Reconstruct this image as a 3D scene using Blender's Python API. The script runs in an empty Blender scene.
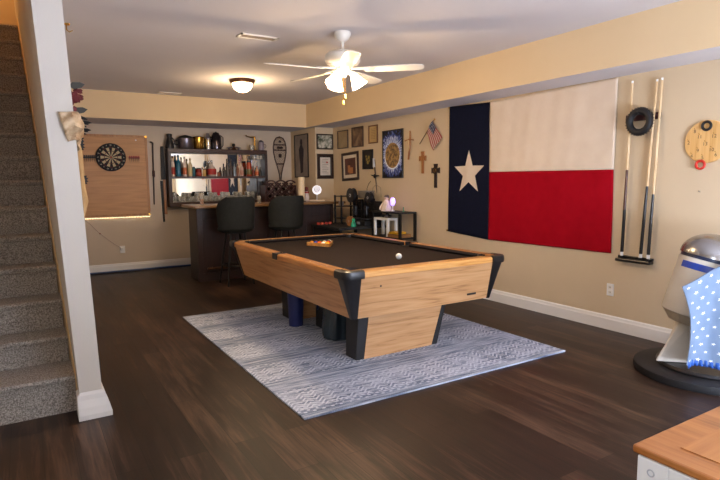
import bpy, bmesh, math, random
from mathutils import Vector, Matrix, Euler
random.seed(7)
S = bpy.context.scene
C = S.collection
PI = math.pi
R = math.radians

# ------------------------------------------------------------------ materials
def srgb(h):
    if isinstance(h, str):
        c = [int(h[i:i+2], 16)/255 for i in (0, 2, 4)]
    else:
        c = [v/255 for v in h]
    return tuple((v/12.92 if v <= .04045 else ((v+.055)/1.055)**2.4) for v in c) + (1,)

def base_mat(name, col='808080', rough=.6, metal=0., **kw):
    m = bpy.data.materials.new(name); m.use_nodes = True
    nt = m.node_tree; b = nt.nodes['Principled BSDF']
    b.inputs['Base Color'].default_value = srgb(col)
    b.inputs['Roughness'].default_value = rough
    b.inputs['Metallic'].default_value = metal
    for k, v in kw.items():
        b.inputs[k.replace('_', ' ')].default_value = v
    return m, nt, b

def noise_mat(name, c1, c2, scale=(8, 8, 8), rough=.6, metal=0., detail=6, lo=.3, hi=.7, bump=0., bscale=None, **kw):
    m, nt, b = base_mat(name, c1, rough, metal, **kw)
    L = nt.links.new; N = nt.nodes.new
    tc = N('ShaderNodeTexCoord'); mp = N('ShaderNodeMapping'); mp.inputs['Scale'].default_value = scale
    L(tc.outputs['Object'], mp.inputs['Vector'])
    n = N('ShaderNodeTexNoise'); n.inputs['Scale'].default_value = 1; n.inputs['Detail'].default_value = detail
    n.inputs['Roughness'].default_value = .6
    L(mp.outputs['Vector'], n.inputs['Vector'])
    cr = N('ShaderNodeValToRGB'); cr.color_ramp.elements[0].position = lo; cr.color_ramp.elements[1].position = hi
    cr.color_ramp.elements[0].color = srgb(c1); cr.color_ramp.elements[1].color = srgb(c2)
    L(n.outputs['Fac'], cr.inputs['Fac']); L(cr.outputs['Color'], b.inputs['Base Color'])
    if bump:
        src = n
        if bscale:
            src = N('ShaderNodeTexNoise'); src.inputs['Scale'].default_value = bscale; src.inputs['Detail'].default_value = 3
            L(tc.outputs['Object'], src.inputs['Vector'])
        bp = N('ShaderNodeBump'); bp.inputs['Strength'].default_value = bump; bp.inputs['Distance'].default_value = .01
        L(src.outputs['Fac'], bp.inputs['Height']); L(bp.outputs['Normal'], b.inputs['Normal'])
    return m

def emit_mat(name, col, strength, base='ffffff'):
    m, nt, b = base_mat(name, base, .4)
    b.inputs['Emission Color'].default_value = srgb(col)
    b.inputs['Emission Strength'].default_value = strength
    return m

def wood_mat(name, c1, c2, c3, axis='x', rough=.4, sc=1.0, coat=0.):
    """grain running along the given axis, with slow cathedral figure"""
    m, nt, b = base_mat(name, c1, rough, Coat_Weight=coat, Coat_Roughness=.25)
    L = nt.links.new; N = nt.nodes.new
    tc = N('ShaderNodeTexCoord')
    def noise(along, across, detail, seed, dist=0.):
        mp = N('ShaderNodeMapping')
        s = {'x': (along, across, across), 'y': (across, along, across), 'z': (across, across, along)}[axis]
        mp.inputs['Scale'].default_value = tuple(v*sc for v in s); mp.inputs['Location'].default_value = (seed, seed*.7, seed*1.3)
        L(tc.outputs['Object'], mp.inputs['Vector'])
        n = N('ShaderNodeTexNoise'); n.inputs['Scale'].default_value = 1; n.inputs['Detail'].default_value = detail
        n.inputs['Distortion'].default_value = dist
        L(mp.outputs['Vector'], n.inputs['Vector']); return n
    a = noise(.55, 7, 2, 3)
    mul = N('ShaderNodeMath'); mul.operation = 'MULTIPLY'; mul.inputs[1].default_value = 13
    L(a.outputs['Fac'], mul.inputs[0])
    fr = N('ShaderNodeMath'); fr.operation = 'PINGPONG'; fr.inputs[1].default_value = 1
    L(mul.outputs[0], fr.inputs[0])
    f = noise(4, 90, 4, 9)
    mx = N('ShaderNodeMath'); mx.operation = 'MULTIPLY_ADD'; mx.inputs[1].default_value = .36
    L(fr.outputs[0], mx.inputs[0]); 
    h = N('ShaderNodeMath'); h.operation = 'MULTIPLY'; h.inputs[1].default_value = .8
    L(f.outputs['Fac'], h.inputs[0]); L(h.outputs[0], mx.inputs[2])
    cr = N('ShaderNodeValToRGB'); e = cr.color_ramp.elements
    e[0].position = .2; e[0].color = srgb(c3); e[1].position = .85; e[1].color = srgb(c2)
    k = e.new(.45); k.color = srgb(c1)
    L(mx.outputs[0], cr.inputs['Fac']); L(cr.outputs['Color'], b.inputs['Base Color'])
    return m

def floor_mat():
    m, nt, b = base_mat('dark_plank_floor', '3a2a22', .34, Specular_IOR_Level=.28)
    L = nt.links.new; N = nt.nodes.new
    tc = N('ShaderNodeTexCoord')
    mp = N('ShaderNodeMapping'); mp.inputs['Rotation'].default_value = (0, 0, R(90)); L(tc.outputs['Object'], mp.inputs['Vector'])
    br = N('ShaderNodeTexBrick'); br.offset = .37; br.offset_frequency = 2
    br.inputs['Scale'].default_value = 1; br.inputs['Brick Width'].default_value = 1.22; br.inputs['Row Height'].default_value = .155
    br.inputs['Mortar Size'].default_value = .0018; br.inputs['Mortar Smooth'].default_value = .3; br.inputs['Bias'].default_value = -.1
    br.inputs['Color1'].default_value = (.0, .0, .0, 1); br.inputs['Color2'].default_value = (1, 1, 1, 1); br.inputs['Mortar'].default_value = (.0, .0, .0, 1)
    L(mp.outputs['Vector'], br.inputs['Vector'])
    m2 = N('ShaderNodeMapping'); m2.inputs['Scale'].default_value = (26, 1.6, 1); L(tc.outputs['Object'], m2.inputs['Vector'])
    n = N('ShaderNodeTexNoise'); n.inputs['Scale'].default_value = 1; n.inputs['Detail'].default_value = 7; n.inputs['Roughness'].default_value = .65; n.inputs['Distortion'].default_value = .6
    L(m2.outputs['Vector'], n.inputs['Vector'])
    m3 = N('ShaderNodeMapping'); m3.inputs['Scale'].default_value = (5, .9, 1); L(tc.outputs['Object'], m3.inputs['Vector'])
    n3 = N('ShaderNodeTexNoise'); n3.inputs['Scale'].default_value = 1; n3.inputs['Detail'].default_value = 3
    L(m3.outputs['Vector'], n3.inputs['Vector'])
    a = N('ShaderNodeMath'); a.operation = 'MULTIPLY_ADD'; a.inputs[1].default_value = .16
    L(br.outputs['Color'], a.inputs[0])
    c = N('ShaderNodeMath'); c.operation = 'MULTIPLY_ADD'; c.inputs[1].default_value = .68
    L(n.outputs['Fac'], c.inputs[0])
    d = N('ShaderNodeMath'); d.operation = 'MULTIPLY'; d.inputs[1].default_value = .35
    L(n3.outputs['Fac'], d.inputs[0]); L(d.outputs[0], c.inputs[2]); L(c.outputs[0], a.inputs[2])
    cr = N('ShaderNodeValToRGB'); e = cr.color_ramp.elements
    e[0].position = .34; e[0].color = srgb('130c0a'); e[1].position = .86; e[1].color = srgb('6e5342')
    k = e.new(.60); k.color = srgb('30221b')
    L(a.outputs[0], cr.inputs['Fac'])
    mm = N('ShaderNodeMixRGB'); mm.blend_type = 'MIX'; mm.inputs['Color2'].default_value = srgb('150d09')
    L(br.outputs['Fac'], mm.inputs['Fac']); L(cr.outputs['Color'], mm.inputs['Color1']); L(mm.outputs['Color'], b.inputs['Base Color'])
    rr = N('ShaderNodeMapRange'); rr.inputs['To Min'].default_value = .3; rr.inputs['To Max'].default_value = .5
    L(n.outputs['Fac'], rr.inputs['Value']); L(rr.outputs['Result'], b.inputs['Roughness'])
    bp = N('ShaderNodeBump'); bp.inputs['Strength'].default_value = .25; bp.inputs['Distance'].default_value = .004
    L(a.outputs[0], bp.inputs['Height']); L(bp.outputs['Normal'], b.inputs['Normal'])
    return m

def rug_mat():
    m, nt, b = base_mat('woven_rug', '9aa0ac', .95)
    L = nt.links.new; N = nt.nodes.new
    tc = N('ShaderNodeTexCoord'); sp = N('ShaderNodeSeparateXYZ'); L(tc.outputs['Object'], sp.inputs['Vector'])
    def math_(op, a, b_=None, c_=None):
        q = N('ShaderNodeMath'); q.operation = op
        for i, v in enumerate((a, b_, c_)):
            if v is None: continue
            if isinstance(v, (int, float)): q.inputs[i].default_value = v
            else: L(v, q.inputs[i])
        return q.outputs[0]
    def noise(s, detail=4, dist=0.):
        mp = N('ShaderNodeMapping'); mp.inputs['Scale'].default_value = s; L(tc.outputs['Object'], mp.inputs['Vector'])
        n = N('ShaderNodeTexNoise'); n.inputs['Scale'].default_value = 1; n.inputs['Detail'].default_value = detail; n.inputs['Distortion'].default_value = dist
        L(mp.outputs['Vector'], n.inputs['Vector']); return n.outputs['Fac']
    x, y = sp.outputs['X'], sp.outputs['Y']
    tri = math_('PINGPONG', x, .055)
    chev = math_('SINE', math_('MULTIPLY', math_('ADD', y, math_('MULTIPLY', tri, 1.0)), 150.))
    chev = math_('GREATER_THAN', chev, .25)
    # bands across the rug (function of y)
    bandsel = math_('GREATER_THAN', math_('SINE', math_('MULTIPLY_ADD', y, 2*PI/.62, .6)), .25)
    band2 = math_('GREATER_THAN', math_('SINE', math_('MULTIPLY_ADD', y, 2*PI/.31, 2.4)), .55)
    dots = math_('GREATER_THAN', math_('MULTIPLY', math_('SINE', math_('MULTIPLY', x, 95.)), math_('SINE', math_('MULTIPLY', y, 120.))), .35)
    wear = noise((9, 14, 1), 6)
    pat = math_('ADD', math_('MULTIPLY', chev, bandsel), math_('MULTIPLY', dots, math_('MULTIPLY', band2, .8)))
    pat = math_('MULTIPLY', pat, math_('GREATER_THAN', wear, .44))
    streak = noise((3.5, 45, 1), 5, .3)
    speck = noise((160, 160, 1), 2)
    big = noise((.8, 2.6, 1), 2)
    v = math_('ADD', math_('MULTIPLY', streak, .85), math_('MULTIPLY', speck, .35))
    v = math_('ADD', v, math_('MULTIPLY', big, .30))
    v = math_('ADD', v, math_('MULTIPLY', pat, .30))
    cr = N('ShaderNodeValToRGB'); e = cr.color_ramp.elements
    e[0].position = .56; e[0].color = srgb('4a5670'); e[1].position = .92; e[1].color = srgb('d8deea')
    k = e.new(.72); k.color = srgb('98a3ba')
    L(v, cr.inputs['Fac']); L(cr.outputs['Color'], b.inputs['Base Color'])
    bp = N('ShaderNodeBump'); bp.inputs['Strength'].default_value = .5; bp.inputs['Distance'].default_value = .004
    L(speck, bp.inputs['Height']); L(bp.outputs['Normal'], b.inputs['Normal'])
    return m

def burst_mat():
    """blue-white rays around a tan disc, on black; object origin at the picture's centre, picture in the YZ plane"""
    m, nt, b = base_mat('burst_print', '05060c', .5)
    L = nt.links.new; N = nt.nodes.new
    tc = N('ShaderNodeTexCoord'); sp = N('ShaderNodeSeparateXYZ'); L(tc.outputs['Object'], sp.inputs['Vector'])
    at = N('ShaderNodeMath'); at.operation = 'ARCTAN2'; L(sp.outputs['Z'], at.inputs[0]); L(sp.outputs['Y'], at.inputs[1])
    ln = N('ShaderNodeVectorMath'); ln.operation = 'LENGTH'; L(tc.outputs['Object'], ln.inputs[0])
    cb = N('ShaderNodeCombineXYZ'); 
    am = N('ShaderNodeMath'); am.operation = 'MULTIPLY'; am.inputs[1].default_value = 20; L(at.outputs[0], am.inputs[0])
    rm = N('ShaderNodeMath'); rm.operation = 'MULTIPLY'; rm.inputs[1].default_value = 14; L(ln.outputs['Value'], rm.inputs[0])
    L(am.outputs[0], cb.inputs[0]); L(rm.outputs[0], cb.inputs[1])
    n = N('ShaderNodeTexNoise'); n.inputs['Scale'].default_value = 1; n.inputs['Detail'].default_value = 3; L(cb.outputs[0], n.inputs['Vector'])
    fall = N('ShaderNodeMapRange'); fall.inputs['From Min'].default_value = .14; fall.inputs['From Max'].default_value = .46
    fall.inputs['To Min'].default_value = .28; fall.inputs['To Max'].default_value = -.22; L(ln.outputs['Value'], fall.inputs['Value'])
    ad = N('ShaderNodeMath'); ad.operation = 'ADD'; L(n.outputs['Fac'], ad.inputs[0]); L(fall.outputs['Result'], ad.inputs[1])
    cr = N('ShaderNodeValToRGB'); e = cr.color_ramp.elements
    e[0].position = .48; e[0].color = srgb('05060c'); e[1].position = .74; e[1].color = srgb('dce8ff')
    k = e.new(.58); k.color = srgb('2a4cb0')
    L(ad.outputs[0], cr.inputs['Fac']); L(cr.outputs['Color'], b.inputs['Base Color'])
    return m

M = {}
def mk():
    M['floor'] = floor_mat(); M['rug'] = rug_mat(); M['burst'] = burst_mat()
    M['wall'] = noise_mat('wall_paint', 'd0bb9b', 'd5c0a0', (1.5, 1.5, 1.5), .85, bump=.06, bscale=140)
    M['soffit'] = noise_mat('soffit_paint', 'dcc299', 'e0c79f', (1.5, 1.5, 1.5), .85, bump=.06, bscale=140)
    M['backwall'] = noise_mat('back_wall_paint', 'cdbda9', 'd2c2ae', (1.5, 1.5, 1.5), .85, bump=.06, bscale=140)
    M['postpaint'] = noise_mat('post_paint', 'd6cfc6', 'dad4cb', (1.5, 1.5, 1.5), .8, bump=.06, bscale=140)
    M['ceil'] = noise_mat('ceiling_paint', 'd8d2d2', 'dcd6d6', (1.5, 1.5, 1.5), .95, bump=.1, bscale=90)
    M['trim'] = noise_mat('trim_paint', 'e9e6e2', 'efece9', (2, 2, 2), .35)
    M['tantrim'] = noise_mat('tan_trim', 'd9b987', 'dfc090', (2, 2, 2), .5)
    M['carpet'] = noise_mat('stair_carpet', '78716a', 'cdc6bd', (110, 110, 110), .98, detail=3, lo=.35, hi=.65, bump=1., bscale=160)
    M['oakx'] = wood_mat('oak_laminate_x', 'bb8a5a', 'ca9c6e', '80552e', 'x', .42)
    M['oaky'] = wood_mat('oak_laminate_y', 'b38050', 'c29264', '7a4f2a', 'y', .42)  # darker copy of the oak, side shade put into the colour
    M['railx'] = wood_mat('oak_rail_x', 'c98a45', 'dba45e', 'a86a2c', 'x', .3, 1.4, .4)
    M['raily'] = wood_mat('oak_rail_y', 'bd7a38', 'd4954e', '9c5c24', 'y', .3, 1.4, .4)
    M['cloth'] = noise_mat('table_cloth', '241d1b', '2d2421', (60, 60, 60), .95, bump=.2, bscale=300, Specular_IOR_Level=.15)
    M['cushion'] = noise_mat('cushion_cloth', '231f21', '2b2729', (60, 60, 60), .9, Specular_IOR_Level=.2)
    M['black'] = noise_mat('black_plastic', '151416', '1c1b1e', (20, 20, 20), .32)
    M['blackmatte'] = noise_mat('matte_black', '121113', '19181a', (20, 20, 20), .6)
    M['blackmetal'] = noise_mat('black_metal', '141414', '1d1c1c', (20, 20, 20), .4, .3)
    M['white'] = noise_mat('white_paint', 'ecebe8', 'f1f0ee', (4, 4, 4), .4)
    M['fanwhite'] = noise_mat('fan_white', 'e9e3d8', 'efe9de', (4, 4, 4), .35)
    M['glow'] = emit_mat('lit_glass_shade', 'ffdcae', 9.)
    M['dome'] = emit_mat('lit_dome_glass', 'ffe0b0', 13.)
    M['bronze'] = noise_mat('bronze', '4a3020', '5c3d28', (20, 20, 20), .35, .7)
    M['brass'] = noise_mat('brass', 'b08534', 'c89b48', (20, 20, 20), .25, 1.)
    M['chrome'] = noise_mat('chrome', 'b5b5b8', 'c6c6c9', (10, 10, 10), .15, 1.)
    M['pewter'] = noise_mat('pewter', '6d6870', '85808a', (20, 20, 20), .3, .9)
    M['darkwood'] = wood_mat('dark_wood', '361f15', '46291b', '21110b', 'x', .4)
    M['darkwoodz'] = wood_mat('dark_wood_upright', '2b1814', '382019', '1c0f0c', 'z', .45)
    M['bartop'] = wood_mat('bar_top', '7a5832', '8a663c', '5a3f22', 'x', .3, 1., .4)
    M['bar'] = wood_mat('bar_panel', '24120f', '2e1814', '180b0a', 'z', .45)
    M['stool'] = noise_mat('stool_upholstery', '20211e', '282926', (30, 30, 30), .8, Specular_IOR_Level=.25)
    M['navy'] = noise_mat('navy_cloth', '0c1024', '12162c', (40, 40, 40), .9, Specular_IOR_Level=.15)
    M['cream'] = noise_mat('cream_cloth', 'dcc9b4', 'e2d1bd', (6, 6, 6), .9)
    M['red'] = noise_mat('red_cloth', '960216', 'a00619', (10, 10, 10), .9, Specular_IOR_Level=.1)
    M['board'] = wood_mat('panel_wood', 'b78450', 'c49058', 'a87542', 'x', .5, .8)
    M['maple'] = wood_mat('maple', 'd9b98a', 'e4c89d', 'c7a372', 'z', .35)
    M['lightwood'] = wood_mat('light_wood', 'd8a765', 'e3b878', 'c08c4a', 'z', .45)
    M['orangewood'] = wood_mat('orange_wood_y', 'a8652e', 'bd7c42', '7f451a', 'y', .3, .8, .5)
    M['orangewoodx'] = wood_mat('orange_wood_x', 'a9662f', 'bd7c42', '84481d', 'x', .3, .8, .5)
    M['wood'] = wood_mat('mid_wood', '9a6232', 'b0753f', '6f421e', 'z', .4)
    M['mirror'] = base_mat('mirror_glass', 'e8e8e6', .02, 1.)[0]
    M['glass'] = base_mat('clear_glass', 'f6f6f0', .06, 0., Transmission_Weight=.7, IOR=1.45, Alpha=.8)[0]
    M['pane'] = base_mat('window_pane', 'ffffff', .0, 0., Transmission_Weight=1., IOR=1.01)[0]
    M['picglass'] = noise_mat('tan_print', '8f7a55', 'a48c66', (5, 5, 5), .2)  # even tan filling the framed glass
mk()
def col(c, rough=.5, metal=0., var=.06, **kw):
    """plain procedural material of one colour with a faint variation"""
    key = ('c', c, rough, metal, tuple(kw.items()))
    if key not in M:
        rgb = [int(c[i:i+2], 16) for i in (0, 2, 4)]
        c2 = ''.join('%02x' % min(255, int(v*(1+var)+2)) for v in rgb)
        M[key] = noise_mat('paint_'+c, c, c2, (25, 25, 25), rough, metal, **kw)
    return M[key]

# ------------------------------------------------------------------ mesh builder
class MB:
    def __init__(s): s.v = []; s.f = []; s.mi = []; s.cur = 0
    def add(s, vs, fs, mat=None):
        o = len(s.v); s.v += [tuple(v) for v in vs]
        for f in fs: s.f.append([o+i for i in f]); s.mi.append(s.cur if mat is None else mat)
        return s
    def box(s, x0, x1, y0, y1, z0, z1, mat=None):
        return s.hexa([(x0,y0,z0),(x1,y0,z0),(x1,y1,z0),(x0,y1,z0),(x0,y0,z1),(x1,y0,z1),(x1,y1,z1),(x0,y1,z1)], mat)
    def hexa(s, p, mat=None):
        return s.add(p, [(0,3,2,1),(4,5,6,7),(0,1,5,4),(1,2,6,5),(2,3,7,6),(3,0,4,7)], mat)
    def rings(s, rings, close=True, cap=True, mat=None):
        n = len(rings[0]); vs = [p for r in rings for p in r]; fs = []
        for i in range(len(rings)-1):
            for j in range(n if close else n-1):
                k = (j+1) % n
                fs.append((i*n+j, i*n+k, (i+1)*n+k, (i+1)*n+j))
        if cap: fs.append(tuple(reversed(range(n)))); fs.append(tuple((len(rings)-1)*n+j for j in range(n)))
        return s.add(vs, fs, mat)
    def lathe(s, prof, c=(0,0,0), n=24, axis='z', mat=None, cap=True):
        """prof: list of (radius, height)"""
        rs = []
        for r, h in prof:
            ring = []
            for j in range(n):
                a = 2*PI*j/n; u, w = max(r, 1e-4)*math.cos(a), max(r, 1e-4)*math.sin(a)
                p = {'z': (u, w, h), 'y': (u, h, w), 'x': (h, u, w)}[axis]
                ring.append((p[0]+c[0], p[1]+c[1], p[2]+c[2]))
            rs.append(ring)
        return s.rings(rs, True, cap, mat)
    def cyl(s, a, b, r, r2=None, n=14, mat=None):
        return s.tube([a, b], [r, r if r2 is None else r2], n, mat)
    def tube(s, pts, r, n=10, mat=None, cap=True):
        pts = [Vector(p) for p in pts]; rs = r if isinstance(r, (list, tuple)) else [r]*len(pts)
        rings = []; prev = None
        for i, p in enumerate(pts):
            t = (pts[min(i+1, len(pts)-1)] - pts[max(i-1, 0)]).normalized()
            if prev is None:
                ref = Vector((0,0,1)) if abs(t.z) < .9 else Vector((1,0,0)); u = t.cross(ref).normalized()
            else: u = (prev - t*prev.dot(t)).normalized()
            prev = u; w = t.cross(u)
            rings.append([tuple(p + (u*math.cos(2*PI*j/n) + w*math.sin(2*PI*j/n))*rs[i]) for j in range(n)])
        return s.rings(rings, True, cap, mat)
    def torus(s, c, R_, r, axis='x', n=36, m=12, mat=None):
        rings = []
        for i in range(n):
            a = 2*PI*i/n; ring = []
            for j in range(m):
                b = 2*PI*j/m; q = R_+r*math.cos(b); h = r*math.sin(b); u, w = q*math.cos(a), q*math.sin(a)
                p = {'z': (u, w, h), 'y': (u, h, w), 'x': (h, u, w)}[axis]; ring.append((p[0]+c[0], p[1]+c[1], p[2]+c[2]))
            rings.append(ring)
        rings.append(rings[0]); return s.rings(rings, True, False, mat)
    def ball(s, c, r, n=16, m=10, sc=(1,1,1), mat=None):
        rings = [[(c[0]+r*sc[0]*max(math.sin(PI*i/m), .002)*math.cos(2*PI*j/n), c[1]+r*sc[1]*max(math.sin(PI*i/m), .002)*math.sin(2*PI*j/n), c[2]-r*sc[2]*math.cos(PI*i/m)) for j in range(n)] for i in range(m+1)]
        return s.rings(rings, True, True, mat)
    def prism(s, poly, axis, a, b, mat=None):
        """poly of 2-D points extruded along axis from a to b. x:(y,z) y:(x,z) z:(x,y)"""
        def P(u, w, h): return {'x': (h, u, w), 'y': (u, h, w), 'z': (u, w, h)}[axis]
        return s.rings([[P(u, w, a) for u, w in poly], [P(u, w, b) for u, w in poly]], True, True, mat)
    def grid(s, fn, nu, nv, mat=None, thick=None):
        vs = [fn(i/nu, j/nv) for j in range(nv+1) for i in range(nu+1)]
        fs = [(j*(nu+1)+i, j*(nu+1)+i+1, (j+1)*(nu+1)+i+1, (j+1)*(nu+1)+i) for j in range(nv) for i in range(nu)]
        return s.add(vs, fs, mat)
    def build(s, name, mats, parent=None, smooth=False, bev=0., seg=2, solid=0., recalc=True, local=False, sub=0):
        o_ = Vector((0,0,0)); p = parent
        while p is not None and not local: o_ += p.location; p = p.parent
        me = bpy.data.meshes.new(name); me.from_pydata([tuple(Vector(v)-o_) for v in s.v], [], s.f)
        if not isinstance(mats, (list, tuple)): mats = [mats]
        for m in mats: me.materials.append(m)
        me.polygons.foreach_set('material_index', s.mi)
        if recalc:
            bm = bmesh.new(); bm.from_mesh(me); bmesh.ops.recalc_face_normals(bm, faces=bm.faces); bm.to_mesh(me); bm.free()
        ob = bpy.data.objects.new(name, me); C.objects.link(ob); ob.parent = parent
        if solid: md = ob.modifiers.new('solid', 'SOLIDIFY'); md.thickness = solid; md.offset = 0
        if bev: md = ob.modifiers.new('bevel', 'BEVEL'); md.width = bev; md.segments = seg; md.limit_method = 'ANGLE'; md.angle_limit = R(40)
        if sub: md = ob.modifiers.new('sub', 'SUBSURF'); md.levels = sub; md.render_levels = sub
        if smooth:
            me.polygons.foreach_set('use_smooth', [True]*len(me.polygons))
            try: me.set_sharp_from_angle(angle=R(42))
            except Exception: pass
        return ob
def B(*a, **k): return MB().box(*a, **k)
def thing(name, label, cat, loc=(0,0,0), group=None):
    o = bpy.data.objects.new(name, None); C.objects.link(o); o.empty_display_size = .05
    o.location = loc; o['label'] = label; o['category'] = cat
    if group: o['group'] = group
    return o
def tag(o, label, cat, group=None, origin=True):
    o['label'] = label; o['category'] = cat
    if group: o['group'] = group
    return o
def struct(o): o['kind'] = 'structure'; return o
def dup(root, loc, label=None, group=None, rotz=None):
    r = root.copy(); C.objects.link(r); r.location = loc
    if rotz is not None: r.rotation_euler = (0, 0, rotz)
    if label: r['label'] = label
    if group: r['group'] = group
    for ch in list(root.children):
        c = ch.copy(); C.objects.link(c); c.parent = r
        for g in ch.children:
            d = g.copy(); C.objects.link(d); d.parent = c
    return r
def text_into(mb, s, size, place, mat=None):
    """flat letter faces of s mapped by place(u, v) into mesh builder mb"""
    cu = bpy.data.curves.new('t', 'FONT'); cu.body = s; cu.size = size; cu.align_x = 'CENTER'; cu.align_y = 'CENTER'
    ob = bpy.data.objects.new('t', cu); C.objects.link(ob)
    dg = bpy.context.evaluated_depsgraph_get(); me = bpy.data.meshes.new_from_object(ob.evaluated_get(dg))
    mb.add([place(v.co.x, v.co.y) for v in me.vertices], [tuple(p.vertices) for p in me.polygons], mat)
    bpy.data.objects.remove(ob); bpy.data.curves.remove(cu); bpy.data.meshes.remove(me)

# ------------------------------------------------------------------ the room
XR, YB, H, SB = 4.81, 9.75, 2.81, 2.415
YF, XL = -1.35, -1.05
PY = 3.735                                   # end of the stair wall
def leanx(z): return -.034*z
def lf(z): return .225-.046*z
struct(B(XL-.1, XR+.1, YF-.1, YB+.1, -.12, 0).build('floor', M['floor']))
ce = MB(); ce.box(XL-.1, XR+.1, YF-.1, 3.74, H, H+.3); ce.box(.12, XR+.1, 3.74, YB+.1, H, H+.3)
struct(ce.build('ceiling', M['ceil']))
struct(B(XR, XR+.12, YF, YB+.12, 0, H).build('wall_right', M['wall']))
struct(B(.1, XR+.12, YB, YB+.12, 0, H).build('wall_back', M['backwall']))
struct(B(4.45, XR, 8.72, YB, 0, SB).build('wall_corner', M['wall']))
lw_ = MB(); ly0, ly1, lz0, lz1 = -1.15, -.15, .8, 2.1
lw_.box(XL-.12, XL, YF, ly0, 0, 5.4); lw_.box(XL-.12, XL, ly1, 8.2, 0, 5.4); lw_.box(XL-.12, XL, ly0, ly1, 0, lz0); lw_.box(XL-.12, XL, ly0, ly1, lz1, 5.4)
struct(lw_.build('wall_left', M['wall']))
wl = MB()
for a in (ly0, (ly0+ly1)/2-.03, ly1-.06): wl.box(XL-.1, XL-.02, a, a+.06, lz0, lz1)
wl.box(XL-.1, XL-.02, ly0, ly1, lz0, lz0+.06); wl.box(XL-.1, XL-.02, ly0, ly1, lz1-.06, lz1)
wn2 = struct(wl.build('window_2', M['trim']))
B(XL-.065, XL-.055, ly0+.06, ly1-.06, lz0+.06, lz1-.06).build('pane', M['pane'], wn2)
# stairwell shell above
struct(B(XL, .2, 8.1, 8.2, 0, 5.4).build('wall_stairwell', M['wall']))
struct(B(XL-.12, .3, 3.5, 8.2, 5.4, 5.5).build('ceiling_stairwell', M['ceil']))
struct(B(XL, .2, 3.64, 3.74, H+.3, 5.4).build('wall_header', M['wall']))
# the wall beside the stairs: its end is the white post in the photo; it leans a little
w = MB()
zt = 5.4
w.hexa([(lf(0),PY,0),(.352,PY,0),(.352,YB,0),(lf(0),YB,0),(lf(H),PY,H),(.352+leanx(H),PY,H),(.352+leanx(H),YB,H),(lf(H),YB,H)])
w.hexa([(lf(H),PY,H),(.27+leanx(H),PY,H),(.27+leanx(H),8.15,H),(lf(H),8.15,H),(lf(zt),PY,zt),(.3+leanx(H),PY,zt),(.3+leanx(H),8.15,zt),(lf(zt),8.15,zt)])
struct(w.build('wall_stairs', M['postpaint']))
# soffits
def soffit(name, x0, x1, y0, y1):     # sides in wall colour, underside in the ceiling's white
    mb = B(x0, x1, y0, y1, SB, H); mb.mi[0] = 1
    struct(mb.build(name, [M['soffit'], M['ceil']]))
soffit('trim_1', 4.345, XR, YF, YB); soffit('trim_2', .28, 4.345, 8.85, YB)
# front wall behind the camera with its glazed opening
fw = MB(); wx0, wx1, wz0, wz1 = 1.6, 3.9, .1, 2.25
fw.box(XL, wx0, YF-.14, YF, 0, H); fw.box(wx1, XR+.12, YF-.14, YF, 0, H); fw.box(wx0, wx1, YF-.14, YF, wz1, H); fw.box(wx0, wx1, YF-.14, YF, 0, wz0)
struct(fw.build('wall_front', M['wall']))
wf = MB()
for a in (wx0, (wx0+wx1)/2-.04, wx1-.08): wf.box(a, a+.08, YF-.1, YF-.02, wz0, wz1)
wf.box(wx0, wx1, YF-.1, YF-.02, wz0, wz0+.08); wf.box(wx0, wx1, YF-.1, YF-.02, wz1-.08, wz1)
wn = struct(wf.build('window_1', M['trim']))
B(wx0+.08, wx1-.08, YF-.065, YF-.055, wz0+.08, wz1-.08).build('pane', M['pane'], wn)
# baseboards
def bprof(h=.142, t=.018): return [(0, 0), (t, 0), (t, h*.72), (t*.7, h*.8), (t*.55, h*.93), (0, h)]
def bb_x(name, x, y0, y1, sgn): # runs along y on wall at x, sticking out by sgn
    return struct(MB().rings([[(x+sgn*u, y, z) for u, z in bprof()] for y in (y0, y1)]).build(name, M['trim']))
def bb_y(name, y, x0, x1, sgn=-1):
    return struct(MB().rings([[(x, y+sgn*u, z) for u, z in bprof()] for x in (x0, x1)]).build(name, M['trim']))
bb_x('baseboard_right', XR, YF, 8.72, -1); bb_y('baseboard_back', YB, .36, 4.45)
bb_y('baseboard_corner', 8.72, 4.45, 4.79)
# post base: a taller flared board wrapping the wall end
pb = MB()
prof = [(.045, 0), (.045, .03), (.04, .05), (.034, .075), (.018, .12), (.012, .15), (0, .168)]
rings = []
for t, z in prof:
    rings.append([(.225-.022*(t > 0), PY-t, z), (.352+t, PY-t, z), (.352+t, PY+.10, z), (.225-.022*(t > 0), PY+.10, z)])
pb.rings(rings)
pb.rings([[(.352+u, y, z) for u, z in bprof(.168)] for y in (PY+.10, YB)])
struct(pb.build('baseboard_stairs', M['trim']))

# camera
yaw, pitch, roll = .551, .1095, -.0097
fwd = Vector((math.sin(yaw)*math.cos(pitch), math.cos(yaw)*math.cos(pitch), -math.sin(pitch)))
rt = Vector((math.cos(yaw), -math.sin(yaw), 0)); up = rt.cross(fwd)
rr_ = math.cos(roll)*rt + math.sin(roll)*up; uu = -math.sin(roll)*rt + math.cos(roll)*up
cam = bpy.data.cameras.new('camera'); co = bpy.data.objects.new('camera', cam); C.objects.link(co)
mt = Matrix((rr_, uu, -fwd)).transposed().to_4x4(); mt.translation = (0, 0, 1.48); co.matrix_world = mt
cam.sensor_fit = 'HORIZONTAL'; cam.sensor_width = 36; cam.lens = 545/720*36; cam.clip_start = .05
S.camera = co

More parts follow.
